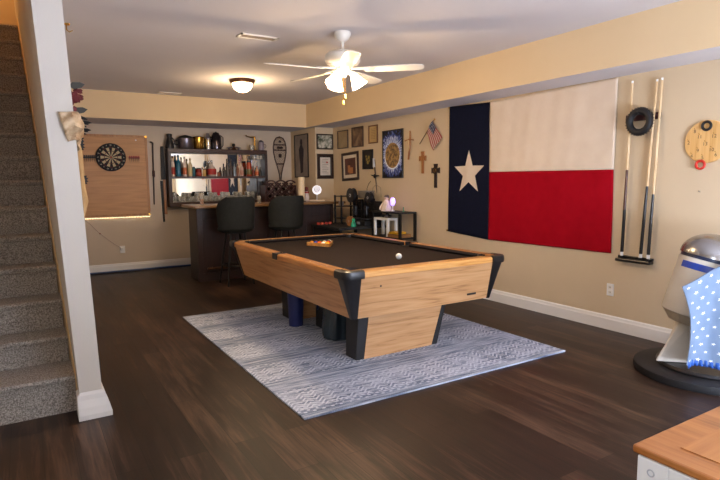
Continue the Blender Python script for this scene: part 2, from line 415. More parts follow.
# ------------------------------------------------------------------ stairs
st = thing('staircase', 'grey carpeted staircase rising behind the white wall end at left', 'stairs', (-.43, 3.96, 0))
rise, run, ns = .215, .24, 15
for k in range(ns):
    y = 3.96 + k*run; z = (k+1)*rise; x1 = lf(z) - .002
    if k == 0: y = 3.865; z = .247
    prof = [(y+.03, max(0, z-rise-.04)), (y+.022, z-.045), (y+.004, z-.038), (y-.004, z-.018), (y+.004, z-.003), (y+.022, z), (y+run+.035+.1*(k == 0), z), (y+run+.035+.1*(k == 0), max(0, z-rise-.04))]
    if k == ns-1: prof = prof[:6] + [(8.08, z), (8.08, z-rise)]
    MB().prism(prof, 'x', XL+.01, x1-.007).build('step', M['carpet'], st, smooth=True)
sk = MB()
pts = [(3.85, 0), (3.85, .26), (3.93+14*run, 14*rise+.28), (8.08, 15*rise+.16), (8.08, 15*rise), (4.3, 0)]
# skirt board set on the leaning wall face
def skx(z): return lf(z)
sk.rings([[(skx(z)-.008, y, z) for y, z in pts], [(skx(z)-.001, y, z) for y, z in pts]])
sk.build('skirt_board', M['tantrim'], st)
# door casing at the head of the stairs
struct(B(-.60, -.42, 8.05, 8.1, 3.45, 5.3).build('trim_3', M['tantrim']))

# ------------------------------------------------------------------ rug
rg = MB().box(1.396, 3.868, 2.95, 5.99, 0.001, .012)
rug = rg.build('area_rug', M['rug']); tag(rug, 'grey and pale blue distressed area rug under the pool table', 'rug')

# ------------------------------------------------------------------ pool table
TX0, TX1, TY0, TY1 = 1.985, 3.635, 3.435, 6.10
pt = thing('pool_table', 'oak pool table with brown cloth and black corner caps standing on the rug', 'pool table', (2.8, 4.77, .012))
zt0, zb0 = .765, .41
bx0, bx1, by0, by1 = 2.10, 3.55, TY0+.10, TY1-.10
ins = .012
def apr(pa, pb_, qa, qb, nrm, name, mat):
    # outer top edge pa-pb_, outer bottom edge qa-qb, nrm points inwards
    n = Vector(nrm)*.03
    P = [Vector(p) for p in (pa, pb_, qb, qa)]
    MB().hexa([P[3], P[2], P[2]+n, P[3]+n, P[0], P[1], P[1]+n, P[0]+n]).build(name, mat, pt)
cs = .12
a, b_ = TX0+ins, TX1-ins; c, d = TY0+ins, TY1-ins
apr((a+cs,c,zt0),(b_-cs,c,zt0),(bx0+.035,by0,zb0),(bx1-.035,by0,zb0),(0,1,0),'front_apron',M['oakx'])
apr((a+cs,d,zt0),(b_-cs,d,zt0),(bx0+.035,by1,zb0),(bx1-.035,by1,zb0),(0,-1,0),'back_apron',M['oakx'])
apr((a,c+cs,zt0),(a,d-cs,zt0),(bx0,by0+.035,zb0),(bx0,by1-.035,zb0),(1,0,0),'side_apron',M['oaky'])
apr((b_,c+cs,zt0),(b_,d-cs,zt0),(bx1,by0+.035,zb0),(bx1,by1-.035,zb0),(-1,0,0),'side_apron',M['oaky'])
B(bx0+.05, bx1-.05, by0+.05, by1-.05, .43, .46).build('under_panel', M['blackmatte'], pt)
B(TX0+.10, TX1-.10, TY0+.10, TY1-.10, .70, .762).build('playing_bed', M['cloth'], pt)
# rails: two long sides split at the side pocket, two ends
RW = .10
def rail(x0, x1, y0, y1, mat, along):
    if along == 'x': pr = [(0, .745), (0, .785), (.012, .798), (RW, .798), (RW, .745)]
    else: pr = [(0, .745), (0, .785), (.012, .798), (RW, .798), (RW, .745)]
    mb = MB()
    if along == 'x':
        s_, o_ = (1, y0) if y0 < 4 else (-1, y1)
        mb.rings([[(x, o_+s_*u, z) for u, z in pr] for x in (x0, x1)])
    else:
        s_, o_ = (1, x0) if x0 < 3 else (-1, x1)
        mb.rings([[(o_+s_*u, y, z) for u, z in pr] for y in (y0, y1)])
    r_ = mb.build('rail', mat, pt, bev=.004)
    # pearl sights
    for f in (.25, .5, .75):
        sg = MB()
        if along == 'x': sg.lathe([(.006, .7978), (.006, .7992), (0.0, .7993)], (x0+(x1-x0)*f, o_+s_*.05, 0), 10)
        else: sg.lathe([(.006, .7978), (.006, .7992), (0.0, .7993)], (o_+s_*.05, y0+(y1-y0)*f, 0), 10)
        sg.build('sight', M['white'], r_)
ym = (TY0+TY1)/2
rail(TX0+.09, TX1-.09, TY0, TY0+RW, M['railx'], 'x'); rail(TX0+.09, TX1-.09, TY1-RW, TY1, M['railx'], 'x')
for (x0, x1) in ((TX0, TX0+RW), (TX1-RW, TX1)):
    rail(x0, x1, TY0+.09, ym-.045, M['raily'], 'y'); rail(x0, x1, ym+.045, TY1-.09, M['raily'], 'y')
# cushions
def cush(axis, f, a0, a1):
    pr = [(0, .745), (0, .797), (.045, .79), (.05, .782), (.03, .757), (.03, .745)]
    mb = MB()
    if axis == 'x':
        s_, o_ = (1, TY0+RW) if f == 0 else (-1, TY1-RW)
        mb.rings([[(a0+u, o_+s_*u, z) for u, z in pr], [(a1-u, o_+s_*u, z) for u, z in pr]])
    else:
        s_, o_ = (1, TX0+RW) if f == 0 else (-1, TX1-RW)
        mb.rings([[(o_+s_*u, a0+u*.8, z) for u, z in pr], [(o_+s_*u, a1-u*.8, z) for u, z in pr]])
    mb.build('cushion', M['cushion'], pt)
for f in (0, 1):
    cush('x', f, TX0+.15, TX1-.15); cush('y', f, TY0+.15, ym-.055); cush('y', f, ym+.055, TY1-.15)
# corner caps: rounded black casting over a tapering black corner
def rc(cx, cy, sx, sy, size, rad, z, inner=None):
    """rounded outer corner polygon at (cx,cy); body extends sx,sy inwards"""
    P = [(cx+sx*size, cy)]
    for i in range(7):
        t = i/6*PI/2; P.append((cx+sx*(rad-rad*math.sin(t)), cy+sy*(rad-rad*math.cos(t))))
    P += [(cx, cy+sy*size), (cx+sx*.03, cy+sy*size), (cx+sx*.05, cy+sy*.05), (cx+sx*size, cy+sy*.03)]
    return [(x, y, z) for x, y in P]
for cx, cy, sx, sy in ((TX0,TY0,1,1),(TX1,TY0,-1,1),(TX0,TY1,1,-1),(TX1,TY1,-1,-1)):
    e = .012
    mb = MB()
    ox, oy = cx-sx*e, cy-sy*e
    mb.rings([rc(ox, oy, sx, sy, .17, .07, .742), rc(ox-sx*.004, oy-sy*.004, sx, sy, .174, .07, .765), rc(ox, oy, sx, sy, .17, .07, .798), rc(ox+sx*.012, oy+sy*.012, sx, sy, .158, .06, .806)])
    cp = mb.build('corner_cap', M['black'], pt, smooth=True)
    pk = MB(); pc = (cx+sx*.115, cy+sy*.115)
    pk.lathe([(.062, .755), (.068, .79), (.078, .801), (.084, .797), (.086, .76)], (pc[0], pc[1], 0), 28, cap=False)
    pk.build('pocket_rim', M['black'], cp, smooth=True)
    MB().lathe([(.062, .7625), (.062, .7645), (.0, .7646)], (pc[0], pc[1], 0), 24).build('pocket_hole', M['blackmatte'], cp)  # black disc: the darkness of the hole put into colour
    qx, qy = (bx0 if sx > 0 else bx1), (by0 if sy > 0 else by1)
    tb = MB(); tb.rings([rc(qx-sx*.004, qy-sy*.004, sx, sy, .045, .02, zb0-.004), rc(cx+sx*.004, cy+sy*.004, sx, sy, .135, .055, .745)])
    tb.build('corner_post', M['black'], pt, smooth=True)
for sx, cx in ((1, TX0), (-1, TX1)):
    mb = MB(); arc = [(cx-sx*.008+sx*0, ym-.05), (cx-sx*.008, ym+.05), (cx+sx*RW*.9, ym+.05)] + [(cx+sx*(RW*.95-.045*math.sin(t*PI/6)), ym+.045*math.cos(t*PI/6)) for t in range(7)] + [(cx+sx*RW*.9, ym-.05)]
    mb.prism(arc, 'z', .745, .803); mb.build('side_pocket', M['black'], pt)
    MB().lathe([(.05, .7625), (.05, .7645), (.0, .7646)], (cx+sx*(RW+.01), ym, 0), 24).build('pocket_hole', M['blackmatte'], pt)  # black disc in place of the shaded side hole
B(3.26, 3.36, TY0+.078, TY0+.095, .465, .482).build('name_plate', M['black'], pt)
MB().lathe([(.008, TY0+.036), (.008, TY0+.05)], (2.32, 0, .66), 12, 'y').build('screw', M['blackmatte'], pt)
# two pedestal legs
for y0, y1 in ((3.70, 3.87), (5.17, 5.43)):
    z0, z1 = .012, .45
    lt = (2.245, 3.18); lb = (2.225, 3.075)
    if y0 > 5: lt = (2.33, 3.18); lb = (2.33, 3.08)
    P = [(lb[0],y0,z0),(lb[1],y0,z0),(lb[1],y1,z0),(lb[0],y1,z0),(lt[0],y0-.02,z1),(lt[1],y0-.02,z1),(lt[1],y1+.02,z1),(lt[0],y1+.02,z1)]
    lg = MB().hexa(P).build('leg', M['blackmatte'], pt, bev=.006)
    for yy, s_ in ((y0, -1), (y1, 1)):
        e = .006*s_; t = s_*.02
        q = [(lb[0]+.075,yy+e,z0+.003),(lb[1]-.07,yy+e,z0+.003),(lb[1]-.07,yy+e*.2,z0+.003),(lb[0]+.075,yy+e*.2,z0+.003),
             (lt[0]+.10,yy+t+e,z1),(lt[1]-.05,yy+t+e,z1),(lt[1]-.05,yy+t+e*.2,z1),(lt[0]+.10,yy+t+e*.2,z1)]
        MB().hexa(q).build('oak_panel', M['oakx'], lg)
# rack and balls on the cloth
CZ = .762
A_, B__, C_ = Vector((2.62, 5.44)), Vector((2.78, 5.13)), Vector((2.99, 5.44))
cen = (A_+B__+C_)/3
tr = thing('ball_rack', 'wooden triangle rack full of balls lying on the table cloth', 'ball rack', (cen.x, cen.y, CZ))
side = .335; ang = math.atan2(B__.y-cen.y, B__.x-cen.x)
Rr = side/math.sqrt(3)
V3 = [Vector((cen.x+Rr*math.cos(ang+i*2*PI/3), cen.y+Rr*math.sin(ang+i*2*PI/3))) for i in range(3)]
for i in range(3):
    p, q = V3[i], V3[(i+1) % 3]
    n = (cen-(p+q)/2).normalized(); t = (q-p).normalized()
    o1, o2 = p+t*.012, q-t*.012
    i1, i2 = p+n*.011+t*.024, q+n*.011-t*.024
    mb = MB(); mb.hexa([(o1.x,o1.y,CZ),(o2.x,o2.y,CZ),(i2.x,i2.y,CZ),(i1.x,i1.y,CZ),(o1.x,o1.y,CZ+.038),(o2.x,o2.y,CZ+.038),(i2.x,i2.y,CZ+.038),(i1.x,i1.y,CZ+.038)])
    mb.build('rack_side', M['railx'], tr, bev=.003)
br_ = .0265
cols = [('e8b021','solid yellow'),('e56a1e','solid orange'),('f1efe6','plain white topped'),('c8261d','solid red'),('e9c83a','pale yellow'),
        ('e7651a','bright orange'),('18181a','solid black'),('ece9df','ivory'),('b31f26','crimson'),('1f3f9c','solid blue'),
        ('ece3c8','cream'),('4a2a78','purple'),('1d6b3c','solid green'),('7c1f2b','maroon'),('d8872a','amber')]
e1 = (V3[1]-V3[0]).normalized(); e2 = (V3[2]-V3[0]).normalized()
st0 = V3[0] + (cen-V3[0]).normalized()*(br_+.012)*2
places = []
for r_ in range(5):
    for k in range(r_+1):
        places.append(st0 + e1*(2*br_*1.0)*(r_-k) + e2*(2*br_*1.0)*k)
places.sort(key=lambda p: p.y - .52*p.x*0 + p.y)
words = ['nearest the camera', 'in the second file', 'second file by the wooden edge', 'in the third file', 'third file centre', 'third file far end', 'left of centre', 'at the centre', 'right of centre', 'inner right', 'back left corner', 'back row second', 'back row middle', 'back row fourth', 'back right corner']
for i, p in enumerate(places):
    c_, nm = cols[i % 15]
    o = MB().ball((0,0,0), br_, 20, 12).build('billiard_ball', col(c_, .12), smooth=True, local=True); o.location = (p.x, p.y, CZ+br_)
    tag(o, '%s pool ball packed inside the wooden triangle rack' % nm, 'ball', 'pool balls in the triangle rack')
o = MB().ball((0,0,0), .0286, 28, 18).build('cue_ball', col('f2f0ea', .1), smooth=True, local=True); o.location = (2.86, 3.985, CZ+.0286)
tag(o, 'white cue ball alone on the brown cloth near the front rail', 'ball')

# things stored beneath the table
b1 = thing('waste_bin', 'small blue plastic bin standing under the pool table by the far leg', 'bin', (2.29, 4.99, .012))
MB().lathe([(.072,.012),(.084,.37),(.090,.375),(.083,.375),(.07,.02)], (2.29,4.99,0), 24).build('tub', col('1a2560', .45), b1, smooth=True)
MB().torus((2.29,4.99,.37), .087, .006, 'z').build('rim', col('1d2a6c', .4), b1, smooth=True)
b2 = thing('storage_case', 'black storage case with silver latches under the pool table', 'case', (2.55, 4.62, .012))
B(2.44, 2.74, 4.53, 4.85, .012, .22).build('body', M['blackmatte'], b2, bev=.012)
B(2.43, 2.75, 4.52, 4.86, .222, .30).build('lid', M['blackmatte'], b2, bev=.012)
for y in (4.60, 4.76): B(2.422, 2.44, y-.015, y+.015, .20, .25).build('latch', M['chrome'], b2)
b3 = thing('trash_bag', 'dark grey glossy bagged bundle under the table beside the near leg', 'bag', (2.42, 4.36, .012))
rings = []
for i, (r_, z) in enumerate([(.10,.012),(.135,.03),(.14,.12),(.13,.22),(.12,.30),(.075,.345),(.05,.36)]):
    rings.append([(2.42+(r_+.010*math.sin(j*5.3+i*.3))*math.cos(2*PI*j/48), 4.36+(r_+.010*math.sin(j*5.3+i*.3))*math.sin(2*PI*j/48), z) for j in range(48)])
MB().rings(rings).build('bag', col('26323a', .25), b3, smooth=True)
MB().torus((2.42,4.36,.36), .035, .010, 'z', 20, 8).build('tie', col('5e6a70', .4), b3, smooth=True)

# ------------------------------------------------------------------ ceiling fan
FX, FY = 2.55, 4.42
fan = thing('ceiling_fan', 'white five-blade ceiling fan with lit bell shades and pull chains', 'ceiling fan', (FX, FY, H))
MB().lathe([(.0,H-.001),(.075,H-.001),(.078,H-.02),(.06,H-.06),(.03,H-.085),(.0,H-.086)], (FX,FY,0), 28).build('canopy', M['fanwhite'], fan, smooth=True)
MB().cyl((FX,FY,H-.08), (FX,FY,2.63), .012).build('downrod', M['fanwhite'], fan, smooth=True)
MB().lathe([(.0,2.645),(.05,2.645),(.12,2.635),(.155,2.61),(.16,2.585),(.16,2.555),(.145,2.53),(.11,2.515),(.07,2.505),(.0,2.505)], (FX,FY,0), 36).build('motor_housing', M['fanwhite'], fan, smooth=True)
for k in range(5):
    a = R(175+72*k); ca, sa = math.cos(a), math.sin(a)
    def P(r_, t, z, ca=ca, sa=sa): return (FX+r_*ca-t*sa, FY+r_*sa+t*ca, z)
    prof = [(.20,-.045),(.24,-.055),(.45,-.064),(.66,-.066),(.715,-.055),(.735,-.03),(.735,.03),(.715,.055),(.66,.066),(.45,.064),(.24,.055),(.20,.045)]
    mb = MB(); tilt = -.18
    mb.rings([[P(r_, t, 2.472+t*tilt) for r_, t in prof], [P(r_, t, 2.479+t*tilt) for r_, t in prof]])
    bl = mb.build('blade', M['fanwhite'], fan)
    ir = MB(); ir.hexa([P(.08,-.02,2.482),P(.27,-.03,2.482-.03*tilt),P(.27,.03,2.482+.03*tilt),P(.08,.02,2.482),P(.08,-.02,2.492),P(.27,-.03,2.488-.03*tilt),P(.27,.03,2.488+.03*tilt),P(.08,.02,2.492)])
    ir.build('blade_iron', M['fanwhite'], bl)
MB().lathe([(.0,2.505),(.055,2.505),(.065,2.48),(.06,2.45),(.035,2.43),(.03,2.41),(.0,2.405)], (FX,FY,0), 28).build('light_fitter', M['fanwhite'], fan, smooth=True)
for k in range(3):
    a = R(-32+120*k+ -0); d_ = Vector((math.cos(a), math.sin(a), 0)); ax = (d_*.50+Vector((0,0,-1))*.85).normalized()
    p0 = Vector((FX, FY, 2.45))+d_*.04
    arm = MB().tube([p0, p0+d_*.03+Vector((0,0,-.005)), p0+d_*.045+ax*.02], .012, 10).build('lamp_arm', M['fanwhite'], fan, smooth=True)
    q0 = p0+d_*.045+ax*.01
    u = ax.cross(Vector((0,0,1))).normalized(); v_ = ax.cross(u)
    rings = [[tuple(q0+ax*h+(u*math.cos(2*PI*j/24)+v_*math.sin(2*PI*j/24))*r_) for j in range(24)] for r_, h in [(.022,.0),(.03,.012),(.042,.04),(.056,.075),(.066,.10),(.078,.125),(.074,.125),(.05,.08)]]
    MB().rings(rings, True, False).build('glass_shade', M['glow'], fan, smooth=True)
    L_ = bpy.data.lights.new('fan_bulb', 'POINT'); L_.energy = 20; L_.color = (1, .70, .38); L_.shadow_soft_size = .03
    lo = bpy.data.objects.new('fan_bulb', L_); C.objects.link(lo); lo.location = q0+ax*.14
for (dx, dy, z) in ((-.012, -.03, 2.17), (.03, .01, 2.235)):
    ch = MB().cyl((FX+dx,FY+dy,2.42), (FX+dx,FY+dy,z+.03), .0022, n=6).build('pull_chain', M['brass'], fan, smooth=True)
    MB().lathe([(.003,z+.035),(.008,z+.02),(.010,z),(.006,z-.008)], (FX+dx,FY+dy,0), 12).build('pull_bob', M['lightwood'], ch, smooth=True)
fl = thing('flush_ceiling_light', 'round lit dome light with dark bronze rim flush on the ceiling', 'ceiling light', (2.56, 7.1, H))
MB().lathe([(.0,H-.001),(.165,H-.001),(.17,H-.02),(.15,H-.045),(.13,H-.05),(.0,H-.05)], (2.56,7.1,0), 36).build('rim', M['bronze'], fl, smooth=True)
MB().lathe([(.132,H-.048),(.128,H-.08),(.105,H-.12),(.06,H-.15),(.012,H-.16)], (2.56,7.1,0), 36).build('glass_dome', M['dome'], fl, smooth=True)
MB().lathe([(.0,H-.158),(.010,H-.162),(.012,H-.175),(.0,H-.18)], (2.56,7.1,0), 12).build('finial', M['bronze'], fl, smooth=True)
L_ = bpy.data.lights.new('dome_bulb', 'POINT'); L_.energy = 20; L_.color = (1, .70, .40); L_.shadow_soft_size = .1
lo = bpy.data.objects.new('dome_bulb', L_); C.objects.link(lo); lo.location = (2.56, 7.1, H-.3)
def vent(c, lx, ly, label, ang=0):
    v = thing('ceiling_vent', label, 'vent', (c[0], c[1], H))
    fr = MB(); x0, x1, y0, y1 = c[0]-lx/2, c[0]+lx/2, c[1]-ly/2, c[1]+ly/2; t = .02
    for q in ((x0,x1,y0,y0+t),(x0,x1,y1-t,y1),(x0,x0+t,y0,y1),(x1-t,x1,y0,y1)): fr.box(*q, H-.012, H-.001)
    fr.build('frame', M['fanwhite'], v)
    sl = MB(); n = int(ly/.022)
    for i in range(1, n): 
        y = y0+i*ly/n; sl.hexa([(x0+t,y-.006,H-.010),(x1-t,y-.006,H-.010),(x1-t,y-.004,H-.010),(x0+t,y-.004,H-.010),(x0+t,y+.004,H-.002),(x1-t,y+.004,H-.002),(x1-t,y+.006,H-.002),(x0+t,y+.006,H-.002)])
    sl.build('slats', col('b99f80', .5), v)
vent((1.945, 4.94), .37, .13, 'white slatted ceiling vent left of the ceiling fan')
vent((1.97, 8.62), .34, .12, 'small ceiling vent near the back soffit, behind the dome light')
hk = MB(); hk.lathe([(.0,H-.001),(.03,H-.001),(.026,H-.01),(.0,H-.012)], (.40,5.33,0), 16); hk.tube([(.40,5.33,H-.01),(.40,5.33,H-.05),(.42,5.33,H-.065),(.445,5.33,H-.05)], .005, 8)
tag(hk.build('ceiling_hook', M['brass'], smooth=True), 'small brass hook screwed into the ceiling beside the stair wall', 'hook')

# ------------------------------------------------------------------ big flag on the right wall
fx = XR-.012
top = [(5.564, 2.417), (4.844, 2.388), (3.197, 2.408)]
mid = [(5.575, 1.575), (4.836, 1.562), (3.205, 1.557)]
bot = [(5.584, .79), (4.833, .741), (3.196, .753)]
def lerp(a, b, t): return tuple(x+(y-x)*t for x, y in zip(a, b))
def fold(y, z):
    return .0032*math.sin(y*13+z*1.6)*(.3+.7*abs(z-1.5)) + .0016*math.sin(y*29+z*5+2*math.sin(y*3)) + .0012*math.sin(z*9+y*4)
def fpt(q, off=0.): return (fx - off - fold(*q), q[0]-.02, q[1])
FL = thing('wall_flag', 'large flag with white star on navy over white and red stripes on wall', 'flag', (XR-.001, 4.4, .75))
def sheet(name, a, b, c_, d_, mat):
    """a-b top edge, c-d bottom edge"""
    def fn(u, v):
        q = lerp(lerp(a, b, u), lerp(c_, d_, u), v); return fpt(q)
    MB().grid(fn, 60, 40).build(name, mat, FL, smooth=True, solid=.003)
sheet('navy_field', top[0], top[1], bot[0], bot[1], M['navy'])
sheet('white_stripe', top[1], top[2], mid[1], mid[2], M['cream'])
sheet('red_stripe', mid[1], mid[2], bot[1], bot[2], M['red'])
cy, cz, ro = 5.187, 1.555, .282
mb = MB(); P = [fpt((cy, cz), .006)]
for k in range(1, 9):
    for i in range(10):
        r_ = (ro if i % 2 == 0 else ro*.40)*k/8; a = PI/2+i*PI/5
        P.append(fpt((cy+r_*math.cos(a), cz+r_*math.sin(a)), .006))
F_ = [(0, 1+i, 1+(i+1) % 10) for i in range(10)]
for k in range(7):
    for i in range(10): F_.append((1+k*10+i, 1+k*10+(i+1) % 10, 11+k*10+(i+1) % 10, 11+k*10+i))
mb.add(P, F_); mb.build('white_star', M['cream'], FL, solid=.003)
gm = MB()
for q in (top[0], bot[0]): gm.torus((fx-.004, q[0]-.012, q[1]-.012 if q[1] > 1 else q[1]+.012), .010, .004, 'x', 16, 8)
gm.build('grommets', M['brass'], FL, smooth=True)

# ------------------------------------------------------------------ cue rack with cues and tyre-like ring
rk = thing('cue_rack', 'black two-piece cue rack screwed to the right wall', 'cue rack', (XR-.001, 2.93, .70))
B(XR-.07, XR-.001, 2.76, 3.10, .695, .725).build('bottom_tray', M['black'], rk, bev=.008)
B(XR-.02, XR-.001, 2.76, 3.10, .725, .75).build('tray_back', M['black'], rk, bev=.004)
up_ = MB(); up_.box(XR-.02, XR-.001, 2.76, 3.08, 1.99, 2.05)
for y in (2.79, 2.88, 3.02): 
    up_.tube([(XR-.015,y-.022,2.02),(XR-.06,y-.026,2.02),(XR-.065,y-.02,2.02)], .006, 8)
up_.build('clip_rail', col('3a1014', .5), rk, bev=.003)
def cue(y0, y1, z0, z1, zj, label, buttc, wrapc):
    x0 = XR-.042
    q = thing('pool_cue', label, 'pool cue', (x0, y0, z0), 'pool cues in the wall rack')
    def yy(z): return y0+(y1-y0)*(z-z0)/(z1-z0)
    def xx(z): return x0+.006*(z-z0)/(z1-z0)
    def seg(name, za, zb, ra, rb, mat): MB().cyl((xx(za),yy(za),za), (xx(zb),yy(zb),zb), ra, rb, 14).build(name, mat, q, smooth=True)
    seg('bumper', z0, z0+.02, .013, .014, M['blackmatte'])
    seg('sleeve', z0+.02, z0+.055, .0148, .0146, M['white'])
    zw = z0+(zj-z0)*.55
    seg('wrap', z0+.055, zw, .0146, .0135, wrapc)
    seg('forearm', zw, zj, .0134, .011, buttc)
    seg('shaft', zj, z1-.02, .0125, .0088, M['maple'])
    seg('ferrule', z1-.02, z1, .0088, .0085, M['white'])
cue(3.048, 3.018, .73, 2.35, 1.55, 'pool cue with brown forearm, alone at the left of the rack', col('4a2818', .3), M['blackmatte'])
cue(2.865, 2.79, .73, 2.33, 1.40, 'pool cue with solid black butt, middle of the wall rack', M['black'], M['blackmatte'])
cue(2.792, 2.745, .73, 2.335, 1.33, 'pool cue with dark butt nearest the round ring-toss board', M['black'], col('1f1c1b', .6))
tw = thing('rubber_wheel_ring', 'black tyre shaped ring hanging over the cue rack', 'ring', (XR-.085, 2.905, 1.975))
ty = MB(); ty.torus((0,0,0), .094, .03, 'x', 48, 14)
ty.build('tyre', M['blackmatte'], tw, smooth=True, local=True)
tt = MB()
for k in range(30):
    a = 2*PI*k/30; c0 = Vector((0, .124*math.cos(a), .124*math.sin(a))); 
    tt.tube([c0+Vector((-.018,0,0)), c0+Vector((.018,0,0))], .0035, 6)
tt.build('tread', M['blackmatte'], tw, local=True, smooth=True)
MB().torus((-.02,0,0), .078, .0035, 'x', 40, 8).build('rim_line', col('8a8a88', .3, .8), tw, local=True, smooth=True)
pgc = MB().tube([(XR-.001,2.905,2.035),(XR-.06,2.905,2.038),(XR-.12,2.905,2.042),(XR-.13,2.905,2.06)], .006, 8).build('wall_peg', M['blackmatte'], None, smooth=True)
tag(pgc, 'short black peg the tyre shaped ring hangs from', 'peg')

# ring toss board
rb = thing('ring_toss_board', 'round light wood numbered ring-toss board on the right wall', 'game board', (XR-.001, 2.385, 1.77))
byc, bzc, brd = 2.362, 1.766, .174
MB().lathe([(0, XR-.022), (brd-.004, XR-.022), (brd, XR-.018), (brd, XR-.002), (0, XR-.002)], (0, byc, bzc), 48, 'x').build('board', M['lightwood'], rb, smooth=True)
def bp_(px, py):   # board layout units: photo crop coordinates about its centre
    return (byc-(px-172)/135*.165, bzc-(py-222)/145*.172)
nm_ = MB(); hkb = MB()
for t, px, py in (('8',95,148),('7',258,140),('11',127,188),('12',218,188),('2',57,225),('3',285,220),('13',165,238),('9',120,282),('10',207,280),('4',82,318),('5',153,332),('6',235,315)):
    y, z = bp_(px, py)
    text_into(nm_, t, .040, lambda u, v, y=y, z=z: (XR-.0226, y-u, z+v))
    hkb.tube([(XR-.02, y, z+.022), (XR-.035, y, z+.022), (XR-.038, y, z+.030)], .0018, 6)
nm_.build('number_print', col('3a2414', .6), rb, recalc=False); hkb.build('hooks', M['brass'], rb, smooth=True)
y, z = bp_(172, 115); o = MB().torus((XR-.032, y, z), .033, .0105, 'x', 32, 10).build('toss_ring', M['blackmatte'], smooth=True); tag(o, 'black rubber toss ring hanging near the top of the board', 'ring')
y, z = bp_(145, 380); o = MB().torus((XR-.032, y, z), .033, .0105, 'x', 32, 10).build('toss_ring', col('c42a1e', .4), smooth=True); tag(o, 'red rubber toss ring hanging from the bottom of the board', 'ring')
# nail, outlet
o = MB().cyl((XR, 2.40, 1.355), (XR-.02, 2.40, 1.36), .005, n=8).build('wall_nail', M['chrome'], smooth=True); tag(o, 'small nail in the wall below the round board', 'nail')
def outlet(y, z, label):
    t = thing('wall_outlet', label, 'outlet', (XR-.001, y, z))
    B(XR-.007, XR-.001, y-.037, y+.037, z-.06, z+.06).build('cover_plate', M['white'], t, bev=.003)
    for dz in (-.024, .024): 
        s_ = MB(); s_.box(XR-.0095, XR-.006, y-.017, y+.017, z+dz-.016, z+dz+.016); so = s_.build('socket', M['fanwhite'], t, bev=.003)
        q = MB(); q.box(XR-.0101, XR-.009, y-.008, y-.005, z+dz-.006, z+dz+.007); q.box(XR-.0101, XR-.009, y+.005, y+.008, z+dz-.006, z+dz+.007); q.build('slots', M['blackmatte'], so)
outlet(3.175, .395, 'white wall outlet below the large flag and cue rack')

# ------------------------------------------------------------------ pictures, crosses, little flag
def frame(name, label, wall, a0, a1, z0, z1, fw_, fm, inner, mat_=None, matw=0., tilt=0., depth=.022, glaze=False, extra=None):
    """wall: ('x', X, sign) normal along x, spanning y a0..a1; ('y', Y, sign)"""
    ax, pos, sg = wall; ca, cz_ = (a0+a1)/2, (z0+z1)/2; w2, h2 = abs(a1-a0)/2, (z1-z0)/2
    loc = (pos, ca, cz_) if ax == 'x' else (ca, pos, cz_)
    t = thing(name, label, 'picture', loc)
    def bx(mb, u0, u1, v0, v1, d0, d1):
        if ax == 'x': mb.box(min(sg*d0, sg*d1), max(sg*d0, sg*d1), u0, u1, v0, v1)
        else: mb.box(u0, u1, min(sg*d0, sg*d1), max(sg*d0, sg*d1), v0, v1)
        return mb
    f = MB(); bx(f, -w2, w2, h2-fw_, h2, .001, depth); bx(f, -w2, w2, -h2, -h2+fw_, .001, depth); bx(f, -w2, -w2+fw_, -h2+fw_, h2-fw_, .001, depth); bx(f, w2-fw_, w2, -h2+fw_, h2-fw_, .001, depth)
    f.build('frame', fm, t, local=True, bev=.003)
    if mat_: bx(MB(), -w2+fw_*.9, w2-fw_*.9, -h2+fw_*.9, h2-fw_*.9, .001, .008).build('mat_board', mat_, t, local=True)
    k = fw_*.9+matw
    bx(MB(), -w2+k, w2-k, -h2+k, h2-k, .001, .010 if mat_ else .008).build('print', inner, t, local=True)
    if extra:
        extra(t, lambda mb, u0, u1, v0, v1, d0=.010, d1=.0115: bx(mb, u0, u1, v0, v1, d0, d1))
    if tilt: t.rotation_euler = (tilt, 0, 0) if ax == 'x' else (0, tilt, 0)
    return t
XW = ('x', XR, -1); BW = ('y', 8.72, -1); SW = ('x', 4.45, -1)
df = col('2a1811', .35); thin = col('3b2416', .35); tanf = col('6a4526', .4)
def figure(t, bx):
    m = MB(); m.ball((0,0,0), .05, 14, 10, (.06, 1., 1.25)); 
    for v in range(len(m.v)): m.v[v] = (m.v[v][0]-.010, m.v[v][1]+.0, m.v[v][2]+.25)
    prof = [(-.03,.21),(-.06,.16),(-.10,.12),(-.09,.0),(-.07,-.12),(-.06,-.3),(.04,-.32),(.06,-.12),(.09,.02),(.10,.12),(.06,.17),(.03,.21)]
    m.prism(prof, 'x', -.0115, -.0095); m.build('silhouette', col('2a2330', .6), t, local=True)
frame('framed_picture', 'tall thin framed print of a dark standing figure, left of corner', SW, 8.985, 9.565, 1.54, 2.33, .016, M['blackmatte'], noise_mat('print_grey', '7c7068', 'a0948a', (4,4,4), .3), extra=figure)
frame('framed_picture', 'dark framed landscape collage of green and white photos, above document', BW, 4.47, 4.80, 2.03, 2.30, .022, df, noise_mat('print_collage', '3c4a36', 'd6d2c4', (9,9,9), .25, lo=.4, hi=.62))
def doc(t, bx):
    m = MB()
    for i in range(9): bx(m, -.06, .06-.03*(i % 3 == 1), .12-i*.03, .128-i*.03, .0105, .0112)
    m.build('writing', col('8d857a', .8), t, local=True)
    m = MB(); bx(m, .02, .05, .055, .085, .011, .012); m.build('red_seal', col('a8302a', .6), t, local=True)
frame('framed_document', 'thick dark framed white certificate with red mark, below collage', BW, 4.475, 4.80, 1.51, 1.95, .045, df, col('c9c0b4', .5), M['blackmatte'], .02, extra=doc)
frame('framed_picture', 'thin brown framed plain tan print, first of the top row from corner', XW, 8.17, 8.53, 2.03, 2.34, .013, thin, M['picglass'])
